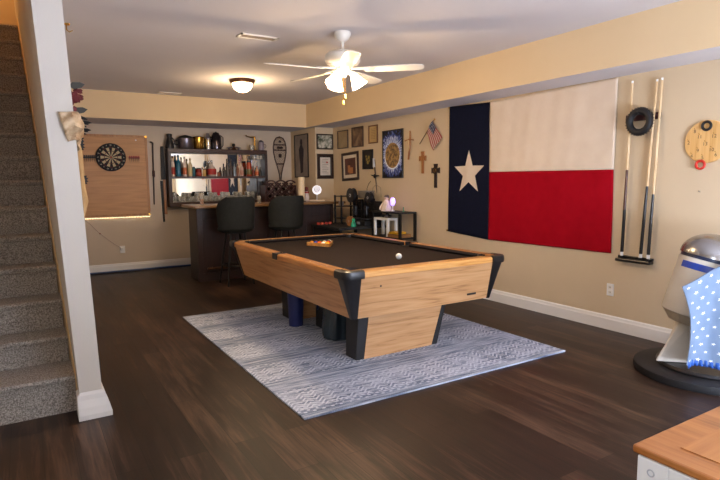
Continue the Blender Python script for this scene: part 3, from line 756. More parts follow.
frame('framed_picture', 'brown framed mottled picture, middle of the top row of three', XW, 7.68, 8.04, 2.03, 2.36, .018, thin, noise_mat('print_brown', '4c3526', '94795a', (8,8,8), .3, lo=.38, hi=.64))
def doc2(t, bx):
    m = MB()
    for i in range(7): bx(m, -.07, .07, .08-i*.025, .085-i*.025, .0095, .0105)
    m.build('writing', col('84683f', .8), t, local=True)
frame('framed_document', 'small tan wooden framed parchment, topmost row beside the blue poster', XW, 7.25, 7.51, 2.06, 2.345, .018, tanf, col('b89a68', .5), extra=doc2)
def port(t, bx):
    m = MB(); bx(m, -.09, .03, -.12, -.02, .0105, .0125); bx(m, .0, .08, -.1, .02, .0105, .012); m.build('figures', col('b5794a', .6), t, local=True)
frame('framed_picture', 'tilted dark framed picture with white mat and brown scene', XW, 7.83, 8.39, 1.475, 1.955, .045, df, noise_mat('print_red', '3a1c18', '6d3c2a', (7,7,7), .4), col('d8ccb8', .6), .06, tilt=R(-2.5), extra=port)
def still(t, bx):
    m = MB()
    for u, v, s in ((-.03,.03,.03),(.03,.0,.025),(.0,-.05,.03),(-.045,-.02,.02),(.05,.05,.018)): m.lathe([(s, -.012), (s, -.0095)], (0, u, v), 12, 'x')
    m.build('flowers', col('8a7a3c', .6), t, local=True)
frame('framed_picture', 'black framed dark picture with yellowish blooms, beside tilted frame', XW, 7.39, 7.70, 1.655, 1.97, .025, M['blackmatte'], col('1c1714', .4), extra=still)
bt = thing('framed_poster', 'tall black framed poster of blue rays bursting around a tan disc', 'picture', (XR-.012, 6.84, 1.868))
w2, h2 = .265, .36
f = MB()
for q in ((-w2,w2,h2-.016,h2),(-w2,w2,-h2,-h2+.016),(-w2,-w2+.016,-h2,h2),(w2-.016,w2,-h2,h2)): f.box(-.014, .011, *q)
f.build('frame', M['black'], bt, local=True, bev=.003)
B(-.004, .011, -w2+.015, w2-.015, -h2+.015, h2-.015).build('print', M['burst'], bt, local=True)
dm = MB(); dm.lathe([(.19, -.0056), (.19, -.0042)], (0, 0, -.02), 40, 'x')
dm.build('disc', noise_mat('disc_print', '5b4428', 'b8935c', (22, 22, 22), .5, lo=.4, hi=.6), bt, local=True)
ar = MB(); ar.rings([[(-.0068, .19*math.cos(t)*r_, -.02+.19*math.sin(t)*r_) for r_ in (1.0, 1.1)] for t in [PI+PI*i/20 for i in range(21)]], False, False)
ar.build('white_arc', col('e8eeff', .5), bt, local=True, solid=.001)

def cross(name, label, y, ztop, zbot, w_, arm_z, mat, thick=.016, th=.012, flare=True, tilt=0):
    t = thing(name, label, 'cross', (XR-.001, y, (ztop+zbot)/2)); hc = (ztop-zbot)/2; az = arm_z-(ztop+zbot)/2
    k = 1.5 if flare else 1.
    P = [(-thick,-hc),(thick,-hc),(thick,az-thick),(w_,az-thick*k),(w_,az+thick*k),(thick,az+thick),(thick*k,hc),(-thick*k,hc),(-thick,az+thick),(-w_,az+thick*k),(-w_,az-thick*k),(-thick,az-thick)]
    MB().prism(P, 'x', -th-.006, -.001).build('cross_body', mat, t, local=True, bev=.003)
    if tilt: t.rotation_euler = (tilt, 0, 0)
    return t, az
t, az = cross('wall_cross', 'plain brown wooden cross with rounded arms under the small flag', 6.11, 1.87, 1.565, .075, 1.775, M['wood'], .024)
MB().lathe([(.04, -.024), (.035, -.018)], (0, 0, az), 24, 'x').build('centre_disc', M['wood'], t, local=True)
t, az = cross('wall_cross', 'darkest wooden cross, nearest the large flag', 5.826, 1.69, 1.365, .085, 1.60, col('24130d', .4), .026)
MB().lathe([(.05, -.026), (.045, -.018)], (0, 0, az), 24, 'x').build('centre_disc', col('2c1811', .4), t, local=True)
MB().torus((-.024, 0, az), .022, .004, 'x', 20, 8).build('centre_ring', M['brass'], t, local=True, smooth=True)
t = thing('wall_crucifix', 'slender light wood crucifix of bent twigs right of the blue poster', 'cross', (XR-.001, 6.40, 1.97))
v = MB(); v.tube([(-.015,.0,.205),(-.02,-.005,.12),(-.02,.015,-.05),(-.015,.045,-.2)], .009, 8); v.tube([(-.02,.0,.2),(-.03,-.03,.1),(-.03,-.025,-.05),(-.02,.02,-.2)], .007, 8)
v.build('twig_upright', M['wood'], t, local=True, smooth=True)
MB().tube([(-.03,.10,.07),(-.035,.0,.085),(-.03,-.10,.07)], .009, 8).build('twig_arm', M['wood'], t, local=True, smooth=True)
MB().tube([(-.04,.04,.09),(-.045,0,.06),(-.04,-.005,-.03),(-.04,.01,-.09)], [.008,.014,.012,.006], 8).build('pale_figure', col('c8a878', .5), t, local=True, smooth=True)
# small stick cross with crossed dark arms (right of the black picture)
t = thing('wall_ornament', 'dark cross shaped ornament with pale top hanging beside black picture', 'ornament', (XR-.001, 7.31, 1.54))
MB().tube([(-.02,.03,.26),(-.02,.01,.1),(-.02,-.02,-.1),(-.02,-.045,-.27)], [.012,.01,.008,.004], 8).build('stem', col('3a2a22', .4), t, local=True, smooth=True)
MB().tube([(-.03,.11,.02),(-.03,.0,.0),(-.03,-.12,.01)], [.006,.016,.006], 8).build('cross_arm', M['blackmatte'], t, local=True, smooth=True)
MB().ball((-.03,.0,.0), .035, 12, 8, (.5,1,1)).build('dark_knot', M['blackmatte'], t, local=True, smooth=True)
MB().tube([(-.03,.032,.28),(-.03,.02,.14)], [.015,.02], 8).build('pale_top', col('b8bcc0', .4), t, local=True, smooth=True)
# little flag on a stick
t = thing('small_flag', 'small striped red and white flag with blue canton on a stick', 'flag', (XR-.001, 5.95, 2.1))
def W(px, py):  # wall coordinates of the little flag, metres relative to the thing
    return (5.858+(435-px)/(435-422)*.283, 2.272-(py-120.5)/(144-120.5)*.297)
a0, a1 = (5.845, 2.285), (6.141, 1.975)
MB().tube([(XR-.02, a0[0], a0[1]), (XR-.04, a1[0], a1[1])], .006, 8).build('stick', col('5a3d24', .5), t, smooth=True)
MB().ball((XR-.02, a0[0], a0[1]), .012, 10, 8).build('finial', M['brass'], t, smooth=True)
qA, qB, qC, qD = (5.86, 2.27), (6.0, 2.12), (5.68, 2.03), (5.84, 1.87)
for i in range(13):
    s0, s1 = i/13, (i+1)/13
    def fn(u, v, s0=s0, s1=s1):
        s_ = s0+(s1-s0)*u; q = lerp(lerp(qA, qB, s_), lerp(qC, qD, s_), v); return (XR-.035-.012*math.sin(v*5+s_*4), q[0], q[1])
    if i == 0: fb = {0: MB(), 1: MB()}
    fb[i % 2].grid(fn, 2, 14)
fb[0].build('red_stripes', col('980e22', .8), t, solid=.002); fb[1].build('white_stripes', col('c0b2a4', .8), t, solid=.002)
def fn(u, v):
    q = lerp(lerp(qA, qB, u*.54), lerp(qC, qD, u*.54), v*.42); return (XR-.038-.012*math.sin(v*.42*5+u*.54*4), q[0], q[1])
MB().grid(fn, 6, 6).build('blue_canton', col('1c2448', .8), t, solid=.002)
sm = MB()
for i in range(5):
    for j in range(4):
        p = fn((i+.6)/5.2, (j+.6)/4.4); sm.lathe([(.0055, -.0025), (.0055, -.0015)], p, 5, 'x')
sm.build('stars', M['white'], t)

# ------------------------------------------------------------------ back wall: dart panel
dp = thing('wooden_backboard', 'large square wooden backboard holding the dartboard on the back wall', 'panel', (1.2, YB-.001, 1.58))
x0, x1, z0, z1 = .60, 1.815, .925, 2.25
B(x0, x1, YB-.03, YB-.001, z0, z1).build('backing', M['board'], dp)
fr = MB(); t_ = .035
for q in ((x0,x1,z1-t_,z1),(x0,x1,z0,z0+t_),(x0,x0+t_,z0+t_,z1-t_),(x1-t_,x1,z0+t_,z1-t_)): fr.box(q[0], q[1], YB-.042, YB-.03, q[2], q[3])
fr.build('edge_frame', wood_mat('frame_wood', 'a5713e', 'b58048', '8a5a2e', 'z', .45), dp, bev=.003)
bl = MB()
for x in (x0+.02, x1-.02):
    for z in (z0+.02, z1-.02): bl.lathe([(.014, YB-.047), (.012, YB-.042)], (x, 0, z), 12, 'y')
bl.build('corner_bolts', M['brass'], dp, smooth=True)
ls = thing('light_string', 'string of tiny warm lights along the dart panel lower edge', 'string lights', (1.2, YB-.03, z0-.02))
MB().tube([(x0+.15+ (x1-x0-.17)*i/40, YB-.02, z0-.018-.006*math.sin(i*1.3)) for i in range(41)], .003, 6).build('wire', M['white'], ls, smooth=True)
bm_ = MB()
for i in range(44): bm_.ball((x0+.15+(x1-x0-.17)*i/43, YB-.024, z0-.022), .0055, 6, 4)
bm_.build('bulbs', emit_mat('tiny_bulbs', 'ffdca0', 5.), ls, smooth=True)
dbc = (1.245, YB-.03, 1.885)
db = thing('dartboard', 'round black and cream dartboard mounted on the wooden panel', 'dartboard', dbc)
MB().lathe([(0, .0), (.225, .0), (.225, -.034), (.218, -.038), (0, -.038)], (0,0,0), 60, 'y').build('rim_disc', noise_mat('sisal_black', '14141a', '1d1d26', (60,60,60), .8), db, local=True, smooth=True)
def sect(mb, r0, r1, a0_, a1_, y):
    n = 4; inn = [(r0*math.cos(a0_+(a1_-a0_)*i/n), y, r0*math.sin(a0_+(a1_-a0_)*i/n)) for i in range(n+1)]
    out = [(r1*math.cos(a0_+(a1_-a0_)*i/n), y, r1*math.sin(a0_+(a1_-a0_)*i/n)) for i in range(n+1)]
    mb.add(inn+out, [(i, i+1, n+2+i, n+1+i) for i in range(n)])
cm = MB()
for k in range(20):
    a0_ = PI/2-PI/20+k*PI/10; a1_ = a0_+PI/10; p = k % 2
    for r0, r1, a_m, b_m in ((.014, .095, 0, 1), (.095, .104, 2, 3), (.104, .155, 0, 1), (.155, .165, 2, 3)):
        cm.cur = a_m if p == 0 else b_m; sect(cm, r0, r1, a0_, a1_, -.0392)
cm.build('playing_face', [col('15151c', .8), col('b5a483', .8), col('5c1a1c', .7), col('1c3a28', .7)], db, local=True)
MB().lathe([(.014, -.0395), (.0, -.0396)], (0,0,0), 16, 'y').build('bullseye', col('8c1e1e', .7), db, local=True)
nb = MB()
for k, n in enumerate([20,1,18,4,13,6,10,15,2,17,3,19,7,16,8,11,14,9,12,5]):
    a = PI/2-k*PI/10; text_into(nb, str(n), .032, lambda u, v, a=a: (.193*math.cos(a)+u, -.0395, .193*math.sin(a)+v))
nb.build('numbers', col('cfc8b8', .6), db, local=True, recalc=False)
for cx, lb in ((1.60, 'set of darts with red flights in a holder right of the dartboard'), (.93, 'set of darts in a dark holder left of the dartboard')):
    t = thing('dart_holder', lb, 'darts', (cx, YB-.03, 1.87))
    B(-.085, .085, -.03, -.001, .0, .018).build('holder', col('7c201c', .5) if cx > 1.2 else M['blackmatte'], t, local=True)
    for i in range(6):
        d_ = MB(); x = -.07+i*.028; d_.tube([(x,-.016,-.06),(x,-.016,-.02),(x,-.016,.0),(x,-.016,.03)], [.001,.004,.004,.003], 6)
        dd = d_.build('dart', col('4a3a30', .4), t, local=True, smooth=True)
        f_ = MB(); f_.box(x-.010, x+.010, -.0165, -.0155, .02, .045); f_.box(x-.0005, x+.0005, -.026, -.006, .02, .045); f_.build('flight', col('a02a24', .6) if cx > 1.2 else col('222226', .6), dd, local=True)
for px_, pz_, lb in ((1.64, 2.17, 'white paper tag pinned near the top of the dart panel'), ):
    o = MB().lathe([(.012, YB-.036), (.008, YB-.03)], (px_, 0, pz_), 10, 'y').build('push_pin', M['white'], smooth=True); tag(o, 'white push pin stuck in the upper right of the dart panel', 'pin')
# cord and plug below the panel
cdp = thing('power_cord', 'thin power cord hanging from the light string down to a plug', 'cord', (.8, YB-.02, .9))
pts = [(.80,YB-.012,.90),(.88,YB-.012,.82),(.98,YB-.012,.70),(1.02,YB-.012,.655),(1.10,YB-.012,.58),(1.22,YB-.012,.47),(1.32,YB-.03,.40)]
MB().tube(pts, .004, 6).build('cable', col('a08a80', .6), cdp, smooth=True)
MB().ball((1.02, YB-.016, .655), .012, 8, 6).build('clip', col('8a5048', .5), cdp, smooth=True)
B(1.31, 1.36, YB-.05, YB-.012, .36, .41).build('plug', M['white'], cdp, bev=.006)
t = thing('wall_outlet', 'white wall outlet under the dart panel with a plug in it', 'outlet', (1.345, YB-.001, .37))
B(1.305, 1.385, YB-.008, YB-.001, .31, .43).build('cover_plate', M['white'], t, bev=.003)
cb = thing('floor_cable', 'blue cable bundle lying along the foot of the back wall', 'cable', (1.6, YB-.06, 0))
for i, (c_, dy) in enumerate((('24406e', .045), ('3c5f92', .062), ('1a2c50', .08))):
    MB().tube([(.40+2.2*k/30, YB-dy-.006*math.sin(k*.7+i*2), .012+.01*(i == 1)) for k in range(31)], .011, 8).build('strand', col(c_, .4), cb, smooth=True)
# walking cane
t = thing('walking_cane', 'slim dark cane with crooked handle hung beside the dart panel', 'cane', (1.9, YB-.03, 1.1))
MB().tube([(1.885,YB-.0135,1.10),(1.895,YB-.0145,1.6),(1.905,YB-.0145,2.09)], [.010,.013,.013], 10).build('shaft', col('2a1512', .4), t, smooth=True)
MB().tube([(1.905,YB-.025,2.09),(1.905,YB-.025,2.13),(1.885,YB-.025,2.145),(1.86,YB-.025,2.15)], [.013,.016,.016,.012], 10).build('handle', col('2a1512', .4), t, smooth=True)
MB().lathe([(.014,1.56),(.022,1.58),(.022,1.66),(.014,1.68)], (1.897,YB-.025,0), 14).build('grip_band', col('3a1212', .5), t, smooth=True)
# long rifle-like pole left of the shelf
t = thing('wooden_oar', 'long narrow dark stick with orange wooden lower half beside mirror shelf', 'oar', (2.10, YB-.04, .8))
MB().hexa([(2.075,YB-.035,.80),(2.10,YB-.035,.80),(2.10,YB-.001,.80),(2.075,YB-.001,.80),(2.055,YB-.035,1.5),(2.095,YB-.035,1.5),(2.095,YB-.001,1.5),(2.055,YB-.001,1.5)]).build('black_edge', M['blackmatte'], t)
MB().hexa([(2.10,YB-.045,.93),(2.145,YB-.045,.93),(2.145,YB-.01,.93),(2.10,YB-.01,.93),(2.098,YB-.045,1.52),(2.14,YB-.045,1.52),(2.14,YB-.01,1.52),(2.098,YB-.01,1.52)]).build('wooden_blade', M['wood'], t, bev=.005)
MB().hexa([(2.07,YB-.05,1.52),(2.145,YB-.05,1.52),(2.145,YB-.01,1.52),(2.07,YB-.01,1.52),(2.085,YB-.05,2.08),(2.125,YB-.05,2.08),(2.125,YB-.01,2.08),(2.085,YB-.01,2.08)]).build('dark_shaft', M['blackmatte'], t, bev=.005)

t.location.x -= .055
# ------------------------------------------------------------------ mirrored bar shelf
sx0, sx1, sz0, sz1, sy = 2.10, 3.87, 1.05, 2.04, 9.53
ss = thing('mirrored_shelf', 'dark wooden wall shelf with mirror back holding bottles and glasses', 'shelf', ((sx0+sx1)/2, YB-.001, sz0))
B(sx0, sx1, sy, YB-.001, sz1-.07, sz1).build('top_board', M['darkwood'], ss, bev=.004)
B(sx0, sx1, sy, YB-.001, sz0, sz0+.085).build('bottom_board', M['darkwood'], ss, bev=.004)
B(sx0, sx0+.05, sy, YB-.001, sz0+.085, sz1-.07).build('side_panel', M['darkwoodz'], ss)
B(sx1-.05, sx1, sy, YB-.001, sz0+.085, sz1-.07).build('side_panel', M['darkwoodz'], ss)
B(3.66, 3.68, sy+.03, YB-.001, sz0+.085, 1.54).build('divider', M['darkwoodz'], ss)
B(sx0+.05, sx1-.05, sy+.01, YB-.001, 1.535, 1.572).build('middle_board', M['darkwood'], ss)
B(sx0+.05, sx1-.05, YB-.014, YB-.002, sz0+.085, sz1-.07).build('mirror_back', M['mirror'], ss)
bs = MB()
for x in (2.45, 3.05, 3.6): bs.prism([(x-.0,0),(x+.0,0)], 'z', 0, 0) if False else None
# bottles: (x, height, radius, glass colour, cap colour, kind, label)
def bottle(x, y, z, h, r, c1, cap, label, kind='bottle', liquid=None, metal=0.):
    t = thing('liquor_bottle' if kind in ('bottle', 'slim') else ('decanter' if kind == 'decanter' else 'jar'), label, kind if kind in ('decanter', 'jar') else 'bottle', (x, y, z), 'bottles on the mirrored shelf')
    mt_ = col(c1, .12, metal)
    if kind == 'bottle': pr = [(0,0),(r*.95,0),(r,.01),(r,h*.58),(r*.9,h*.66),(r*.38,h*.78),(r*.33,h*.92),(0,h*.92)]
    elif kind == 'slim': pr = [(0,0),(r*.95,0),(r,.01),(r*.95,h*.5),(r*.45,h*.72),(r*.35,h*.92),(0,h*.92)]
    elif kind == 'decanter': pr = [(0,0),(r*.8,0),(r,h*.12),(r,h*.38),(r*.6,h*.58),(r*.25,h*.66),(r*.25,h*.76),(r*.4,h*.8),(0,h*.8)]
    else: pr = [(0,0),(r*.9,0),(r,.006),(r,h*.75),(r*.85,h*.88),(0,h*.88)]
    MB().lathe(pr, (0,0,0), 18).build('body', mt_, t, smooth=True, local=True)
    if kind == 'decanter': MB().ball((0,0,h*.89), r*.33, 12, 8).build('stopper', M['glass'], t, smooth=True, local=True)
    else:
        k = r*.42 if kind != 'jar' else r*.88
        MB().lathe([(0,h*.88),(k,h*.88),(k,h*.99),(k*.8,h),(0,h)], (0,0,0), 14).build('cap', col(cap, .35), t, smooth=True, local=True)
    if liquid:
        MB().lathe([(r*1.02,h*.1),(r*1.02,h*.45)], (0,0,0), 18, cap=False).build('paper_label', col(liquid, .6), t, smooth=True, local=True)
ms = 1.5725
Bt = [
 (2.245,9.62,.36,.036,'c9b7a8','2a1c16','clear bottle of red liquor with dark cap, at left shelf end','bottle','9c3426'),
 (2.345,9.63,.38,.042,'15607c','123c50','tall teal blue bottle on the middle shelf','bottle',None),
 (2.45,9.62,.35,.034,'d8c4b4','17100c','pinkish clear bottle with black cap beside teal bottle','bottle','b8643c'),
 (2.545,9.62,.32,.036,'cbb68e','8c7340','clear golden bottle with brass cap','bottle','c9b27c'),
 (2.60,9.60,.17,.028,'2a6068','1a2a2c','small dark teal squat jar beside golden bottle','jar',None),
 (2.69,9.61,.15,.045,'7c1a14','2a1010','round dark red jar on middle shelf','jar','b04028'),
 (2.79,9.61,.13,.032,'c9a05c','6c3c1a','little amber jar with brown lid','jar',None),
 (2.93,9.62,.30,.075,'b8a99c','c8b8a8','round glass decanter with red label','decanter','a02820'),
 (3.05,9.60,.08,.03,'7c4a34','3a2418','tiny brown pot right of the decanter','jar',None),
 (3.16,9.61,.17,.03,'4a4444','2a2626','short grey brown bottle left of the tallest slim bottles','slim',None),
 (3.225,9.62,.24,.028,'5c5452','30292a','grey slim bottle in the middle cluster','slim',None),
 (3.285,9.63,.33,.027,'4c403c','241c1c','tallest smoky brown slim bottle','slim',None),
 (3.35,9.61,.26,.028,'7c8488','3c3a3c','slim bottle with silver grey glass','slim',None),
 (3.415,9.62,.22,.028,'8c5c44','3c2418','slim copper brown bottle','slim',None),
 (3.49,9.61,.24,.035,'c9a898','a8806c','rosy clear bottle in front of the mirror','bottle','b88470'),
 (3.625,9.60,.29,.045,'b3401e','141010','orange red canister bottle with black cap','jar','6c5a20'),
 (3.71,9.61,.19,.026,'6c2a1c','2a1410','small maroon slim bottle near right shelf end','slim',None),
 (3.78,9.60,.19,.03,'d0a080','8c2c1c','small orange and white bottle at right shelf end','bottle','c86030'),
 (3.85,9.62,.17,.028,'3c3630','1c1a18','short dark bottle against the right side panel','slim',None)]
for b_t in Bt:
    x, y, h, r, c1, cap, lb, kd, lq = b_t
    x = 2.19+(x-2.245)*.975
    bottle(x, y, ms, h*.96, r, c1, cap, lb, kd, lq)
# glasses on the lower shelf: front and back rows
g0 = thing('drinking_glass', '', 'glass', (0,0,0), 'clear glasses on the lower mirrored shelf')
MB().lathe([(0,0),(.026,0),(.03,.006),(.033,.09),(.031,.09),(.028,.012),(0,.012)], (0,0,0), 16).build('tumbler', M['glass'], g0, smooth=True, local=True)
g1 = thing('wine_glass', '', 'glass', (0,0,0), 'clear glasses on the lower mirrored shelf')
MB().lathe([(0,0),(.03,0),(.03,.003),(.004,.008),(.004,.06),(.02,.075),(.034,.10),(.034,.13),(.027,.155),(.0255,.155),(.031,.13),(.031,.10),(.018,.08),(0,.078)], (0,0,0), 18).build('bowl_and_stem', M['glass'], g1, smooth=True, local=True)
gz = sz0+.086; first = {0: True, 1: True}
for i in range(19):
    for row, y in enumerate((9.585, 9.67)):
        k = (i+row) % 3 == 0
        src = g1 if k else g0; key = 1 if k else 0
        x = 2.20+i*.077+row*.035
        if x > 3.63: continue
        lb = '%s in the %s row on the lower mirrored shelf' % ('stemmed clear glass' if k else 'plain clear tumbler', 'front' if row == 0 else 'back')
        if first[key]: src.location = (x, y, gz); src['label'] = lb; first[key] = False
        else: dup(src, (x, y, gz), lb)
# cylinders in the right-hand compartment
for i, (x, c_) in enumerate(((3.72, '4a4a50'), (3.785, '3a3638'))):
    o = MB().lathe([(0,0),(.028,0),(.03,.30),(.026,.34),(0,.34)], (0,0,0), 16).build('metal_flask', col(c_, .3, .6), smooth=True, local=True); o.location = (x, 9.62, gz)
    tag(o, ('lighter' if i == 0 else 'darker')+' grey tall flask in the right shelf compartment', 'flask')
# cups on top shelf underside at right
for i in range(3):
    t = thing('hanging_cup', 'small pale cup hanging under the top board, %s' % ('left one', 'middle one', 'right one')[i], 'cup', (3.64+i*.065, 9.60, 1.969), 'cups hanging under the shelf top')
    MB().lathe([(.012,-.02),(.024,-.03),(.026,-.09),(.020,-.09),(.018,-.035)], (0,0,0), 14).build('cup', col('b8b4ac', .3), t, smooth=True, local=True)
    MB().tube([(0,0,0),(0,0,-.025)], .003, 6).build('hook', M['brass'], t, local=True, smooth=True)
# things standing on top
tz = sz1+.001
def top_item(name, label, cat, x, prof, mat, y=9.62, extras=()):
    x -= .045
    t = thing(name, label, cat, (x, y, tz))
    MB().lathe(prof, (0,0,0), 24).build('body', mat, t, smooth=True, local=True)
    for nm, mb, m_ in extras: mb.build(nm, m_, t, smooth=True, local=True)
    return t
fg = MB(); fg.tube([(.04,0,.05),(.085,0,.09),(.075,0,.15),(.03,0,.19)], .012, 8)
top_item('dark_jug', 'black jug with a curved handle at the left end of shelf top', 'jug', 2.20, [(0,0),(.07,0),(.075,.03),(.055,.12),(.035,.18),(.05,.235),(.035,.245),(0,.245)], M['black'], extras=[('handle', fg, M['black']), ('pale_patch', MB().ball((.0,-.055,.05), .022, 10, 8, (1,.6,1.2)), col('c8b8a4', .5))])
top_item('cooking_pot', 'wide pewter pot with dark lid on the shelf top', 'pot', 2.47, [(0,0),(.115,0),(.13,.02),(.135,.17),(.125,.18),(0,.18)], M['pewter'], extras=[('lid', MB().lathe([(0,.235),(.03,.23),(.10,.21),(.135,.185),(.135,.178),(0,.178)], (0,0,0), 24), M['blackmatte']), ('side_handle', MB().torus((-.15,0,.10), .035, .012, 'y', 18, 8), M['blackmatte'])])
top_item('brass_bucket', 'shiny brass bucket on the shelf top between pot and shakers', 'bucket', 2.69, [(0,0),(.085,0),(.092,.01),(.098,.2),(.104,.205),(.09,.205),(.08,.02),(0,.02)], M['brass'], extras=[('lid', MB().lathe([(0,.235),(.02,.225),(.10,.207),(.1,.2),(0,.2)], (0,0,0), 24), M['bronze']), ('ring_handle', MB().torus((.105,0,.14), .022, .006, 'y', 16, 8), M['brass'])])
top_item('chrome_shaker', 'slim chrome cocktail shaker beside the brass bucket', 'shaker', 2.855, [(0,0),(.055,0),(.06,.18),(.05,.22),(.03,.25),(.03,.275),(0,.28)], M['chrome'], extras=[('cap_band', MB().lathe([(.061,.175),(.062,.19)], (0,0,0), 24, cap=False), M['pewter'])])
top_item('steel_pitcher', 'tall dark steel pitcher with bright highlight and handle', 'pitcher', 3.00, [(0,0),(.085,0),(.09,.02),(.085,.22),(.06,.27),(.05,.29),(0,.29)], col('4a4448', .15, .9), extras=[('handle', MB().tube([(.075,0,.25),(.125,0,.21),(.12,0,.07),(.085,0,.03)], .009, 8), M['black']), ('lid_knob', MB().ball((0,0,.295), .018, 10, 8), M['black'])])
t = thing('model_cannon', 'little model with dark knob and outstretched silver arms on shelf', 'model', (3.27, 9.62, tz))
MB().tube([(-.13,0,.035),(-.05,0,.045),(.05,0,.045),(.13,0,.035)], [.008,.014,.014,.008], 10).build('arms', M['pewter'], t, local=True, smooth=True)
MB().ball((0,0,.085), .03, 12, 8).build('knob', M['black'], t, local=True, smooth=True)
MB().lathe([(0,0),(.05,0),(.04,.02),(.02,.05),(.02,.07)], (0,0,0), 16).build('base', M['bronze'], t, local=True, smooth=True)
for sx in (-1, 1): MB().lathe([(0,0),(.022,0),(.016,.028),(0,.03)], (sx*.09,0,0), 12).build('foot', M['pewter'], t, local=True, smooth=True)
t = thing('brass_tap', 'brass tap shaped stand with an outstretched arm on shelf top', 'stand', (3.67, 9.62, tz))
MB().cyl((0,0,.0), (0,0,.25), .016).build('pillar', M['brass'], t, local=True, smooth=True)
MB().tube([(0,0,.235),(-.08,0,.235),(-.15,0,.245),(-.17,0,.265)], [.014,.011,.011,.016], 10).build('arm', M['brass'], t, local=True, smooth=True)
MB().lathe([(0,0),(.035,0),(.03,.012),(.016,.02)], (0,0,0), 18).build('foot', M['brass'], t, local=True, smooth=True)
t = thing('glass_mug', 'short clear glass mug beside the brass tap stand', 'mug', (3.585, 9.56, tz))
MB().lathe([(0,0),(.035,0),(.038,.09),(.034,.09),(.03,.01),(0,.01)], (0,0,0), 18).build('mug', M['glass'], t, local=True, smooth=True)
MB().torus((.048,0,.045), .022, .005, 'y', 16, 8).build('handle', M['glass'], t, local=True, smooth=True)
t = thing('painted_stein', 'grey painted stein at the right end of the shelf top', 'stein', (3.79, 9.62, tz))
MB().lathe([(0,0),(.055,0),(.058,.02),(.05,.11),(.052,.15),(0,.15)], (0,0,0), 20).build('mug', col('8a8088', .4), t, local=True, smooth=True)
MB().lathe([(0,.19),(.012,.185),(.045,.165),(.052,.15),(0,.15)], (0,0,0), 20).build('lid', M['pewter'], t, local=True, smooth=True)
MB().torus((.062,0,.08), .035, .007, 'y', 18, 8).build('handle', col('7c6a60', .4), t, local=True, smooth=True)

# snowshoe
sn = thing('snowshoe', 'brown wooden snowshoe with webbing hung on the back wall', 'snowshoe', (4.21, YB-.001, 1.5))
out = []
for i in range(33):
    s_ = i/32; a = PI*s_                                   # half outline from tail to tip
hl = [(0.012,0),(.02,.1),(.05,.22),(.10,.38),(.128,.52),(.13,.62),(.11,.72),(.07,.785),(.0,.81)]
lp = [(x, z) for x, z in hl] + [(-x, z) for x, z in hl[-2::-1]]
MB().tube([(x, -.012, z) for x, z in lp], .012, 8).build('rim', col('3a2018', .45), sn, local=True, smooth=True)
for z, w_ in ((.56,.13),(.30,.078),(.66,.12)): B(-w_, w_, -.028, -.006, z-.012, z+.012).build('crossbar', col('3a2018', .45), sn, local=True)
wb = MB()
def halfw(z):
    for (xa, za), (xb, zb) in zip(hl, hl[1:]):
        if za <= z <= zb: return xa+(xb-xa)*(z-za)/(zb-za)
    return 0
for i in range(26):
    z = .08+i*.028
    for s_ in (-1, 1):
        w0, w1 = halfw(z), halfw(min(z+.12, .80)); wb.tube([(-s_*w0,-.02,z),(s_*w1,-.02,min(z+.12,.80))], .002, 4)
wb.build('webbing', col('7c5c40', .6), sn, local=True)
bd = MB(); bd.box(-.06, .06, -.03, -.015, .585, .63); bd.box(-.025, .025, -.032, -.018, .70, .74); bd.box(-.03,.03,-.03,-.016,.42,.49)
bd.build('binding', col('2c1812', .5), sn, local=True, bev=.004)

# back counter (its top just hidden by the bar) with lattice wine rack
bc = thing('back_counter', 'low dark cabinet against the back wall behind the bar', 'cabinet', (3.9, 9.5, 0))
B(3.35, 4.43, 9.22, 9.72, 0, .90).build('cabinet_body', M['darkwoodz'], bc)
B(3.33, 4.44, 9.19, 9.72, .905, .94).build('counter', M['bartop'], bc)
wr = thing('wine_rack', 'dark lattice wine rack with scalloped top behind the bar', 'wine rack', (4.08, 9.5, .941))
wx0_, wx1_, wz0_, wz1_ = 3.72, 4.29, .941, 1.44
lat = MB(); lat2 = MB()
def clipseg(p, q):
    # clip segment to the rack rectangle
    pts = []
    (x0_, z0_), (x1_, z1_) = p, q
    t0, t1 = 0., 1.; dx, dz = x1_-x0_, z1_-z0_
    for pp, qq in ((-dx, x0_-wx0_), (dx, wx1_-x0_), (-dz, z0_-wz0_), (dz, wz1_-z0_)):
        if pp == 0: continue
        r_ = qq/pp
        if pp < 0: t0 = max(t0, r_)
        else: t1 = min(t1, r_)
    return None if t0 >= t1 else ((x0_+dx*t0, z0_+dz*t0), (x0_+dx*t1, z0_+dz*t1))
def slat(mb, p, q, y0, y1, w_=.013):
    d_ = Vector((q[0]-p[0], q[1]-p[1])).normalized(); n = Vector((-d_.y, d_.x))*w_
    P = [(p[0]+n.x,p[1]+n.y),(q[0]+n.x,q[1]+n.y),(q[0]-n.x,q[1]-n.y),(p[0]-n.x,p[1]-n.y)]
    mb.prism(P, 'y', y0, y1)
stp = .145
for i in range(-6, 8):
    s1 = clipseg((wx0_+i*stp, wz0_), (wx0_+i*stp+.52, wz1_)); s2 = clipseg((wx0_+i*stp+.04, wz1_), (wx0_+i*stp+.56, wz0_))
    if s1: slat(lat, *s1, 9.25, 9.27)
    if s2: slat(lat, *s2, 9.271, 9.29)
    if s1: slat(lat2, *s1, 9.46, 9.48)
    if s2: slat(lat2, *s2, 9.481, 9.50)
lw = col('3c1a14', .45)
lat.build('front_lattice', lw, wr); lat2.build('rear_lattice', lw, wr)
for x in (wx0_-.02, wx1_): B(x, x+.02, 9.25, 9.515, wz0_, 1.40).build('side_post', lw, wr)
sc = MB()
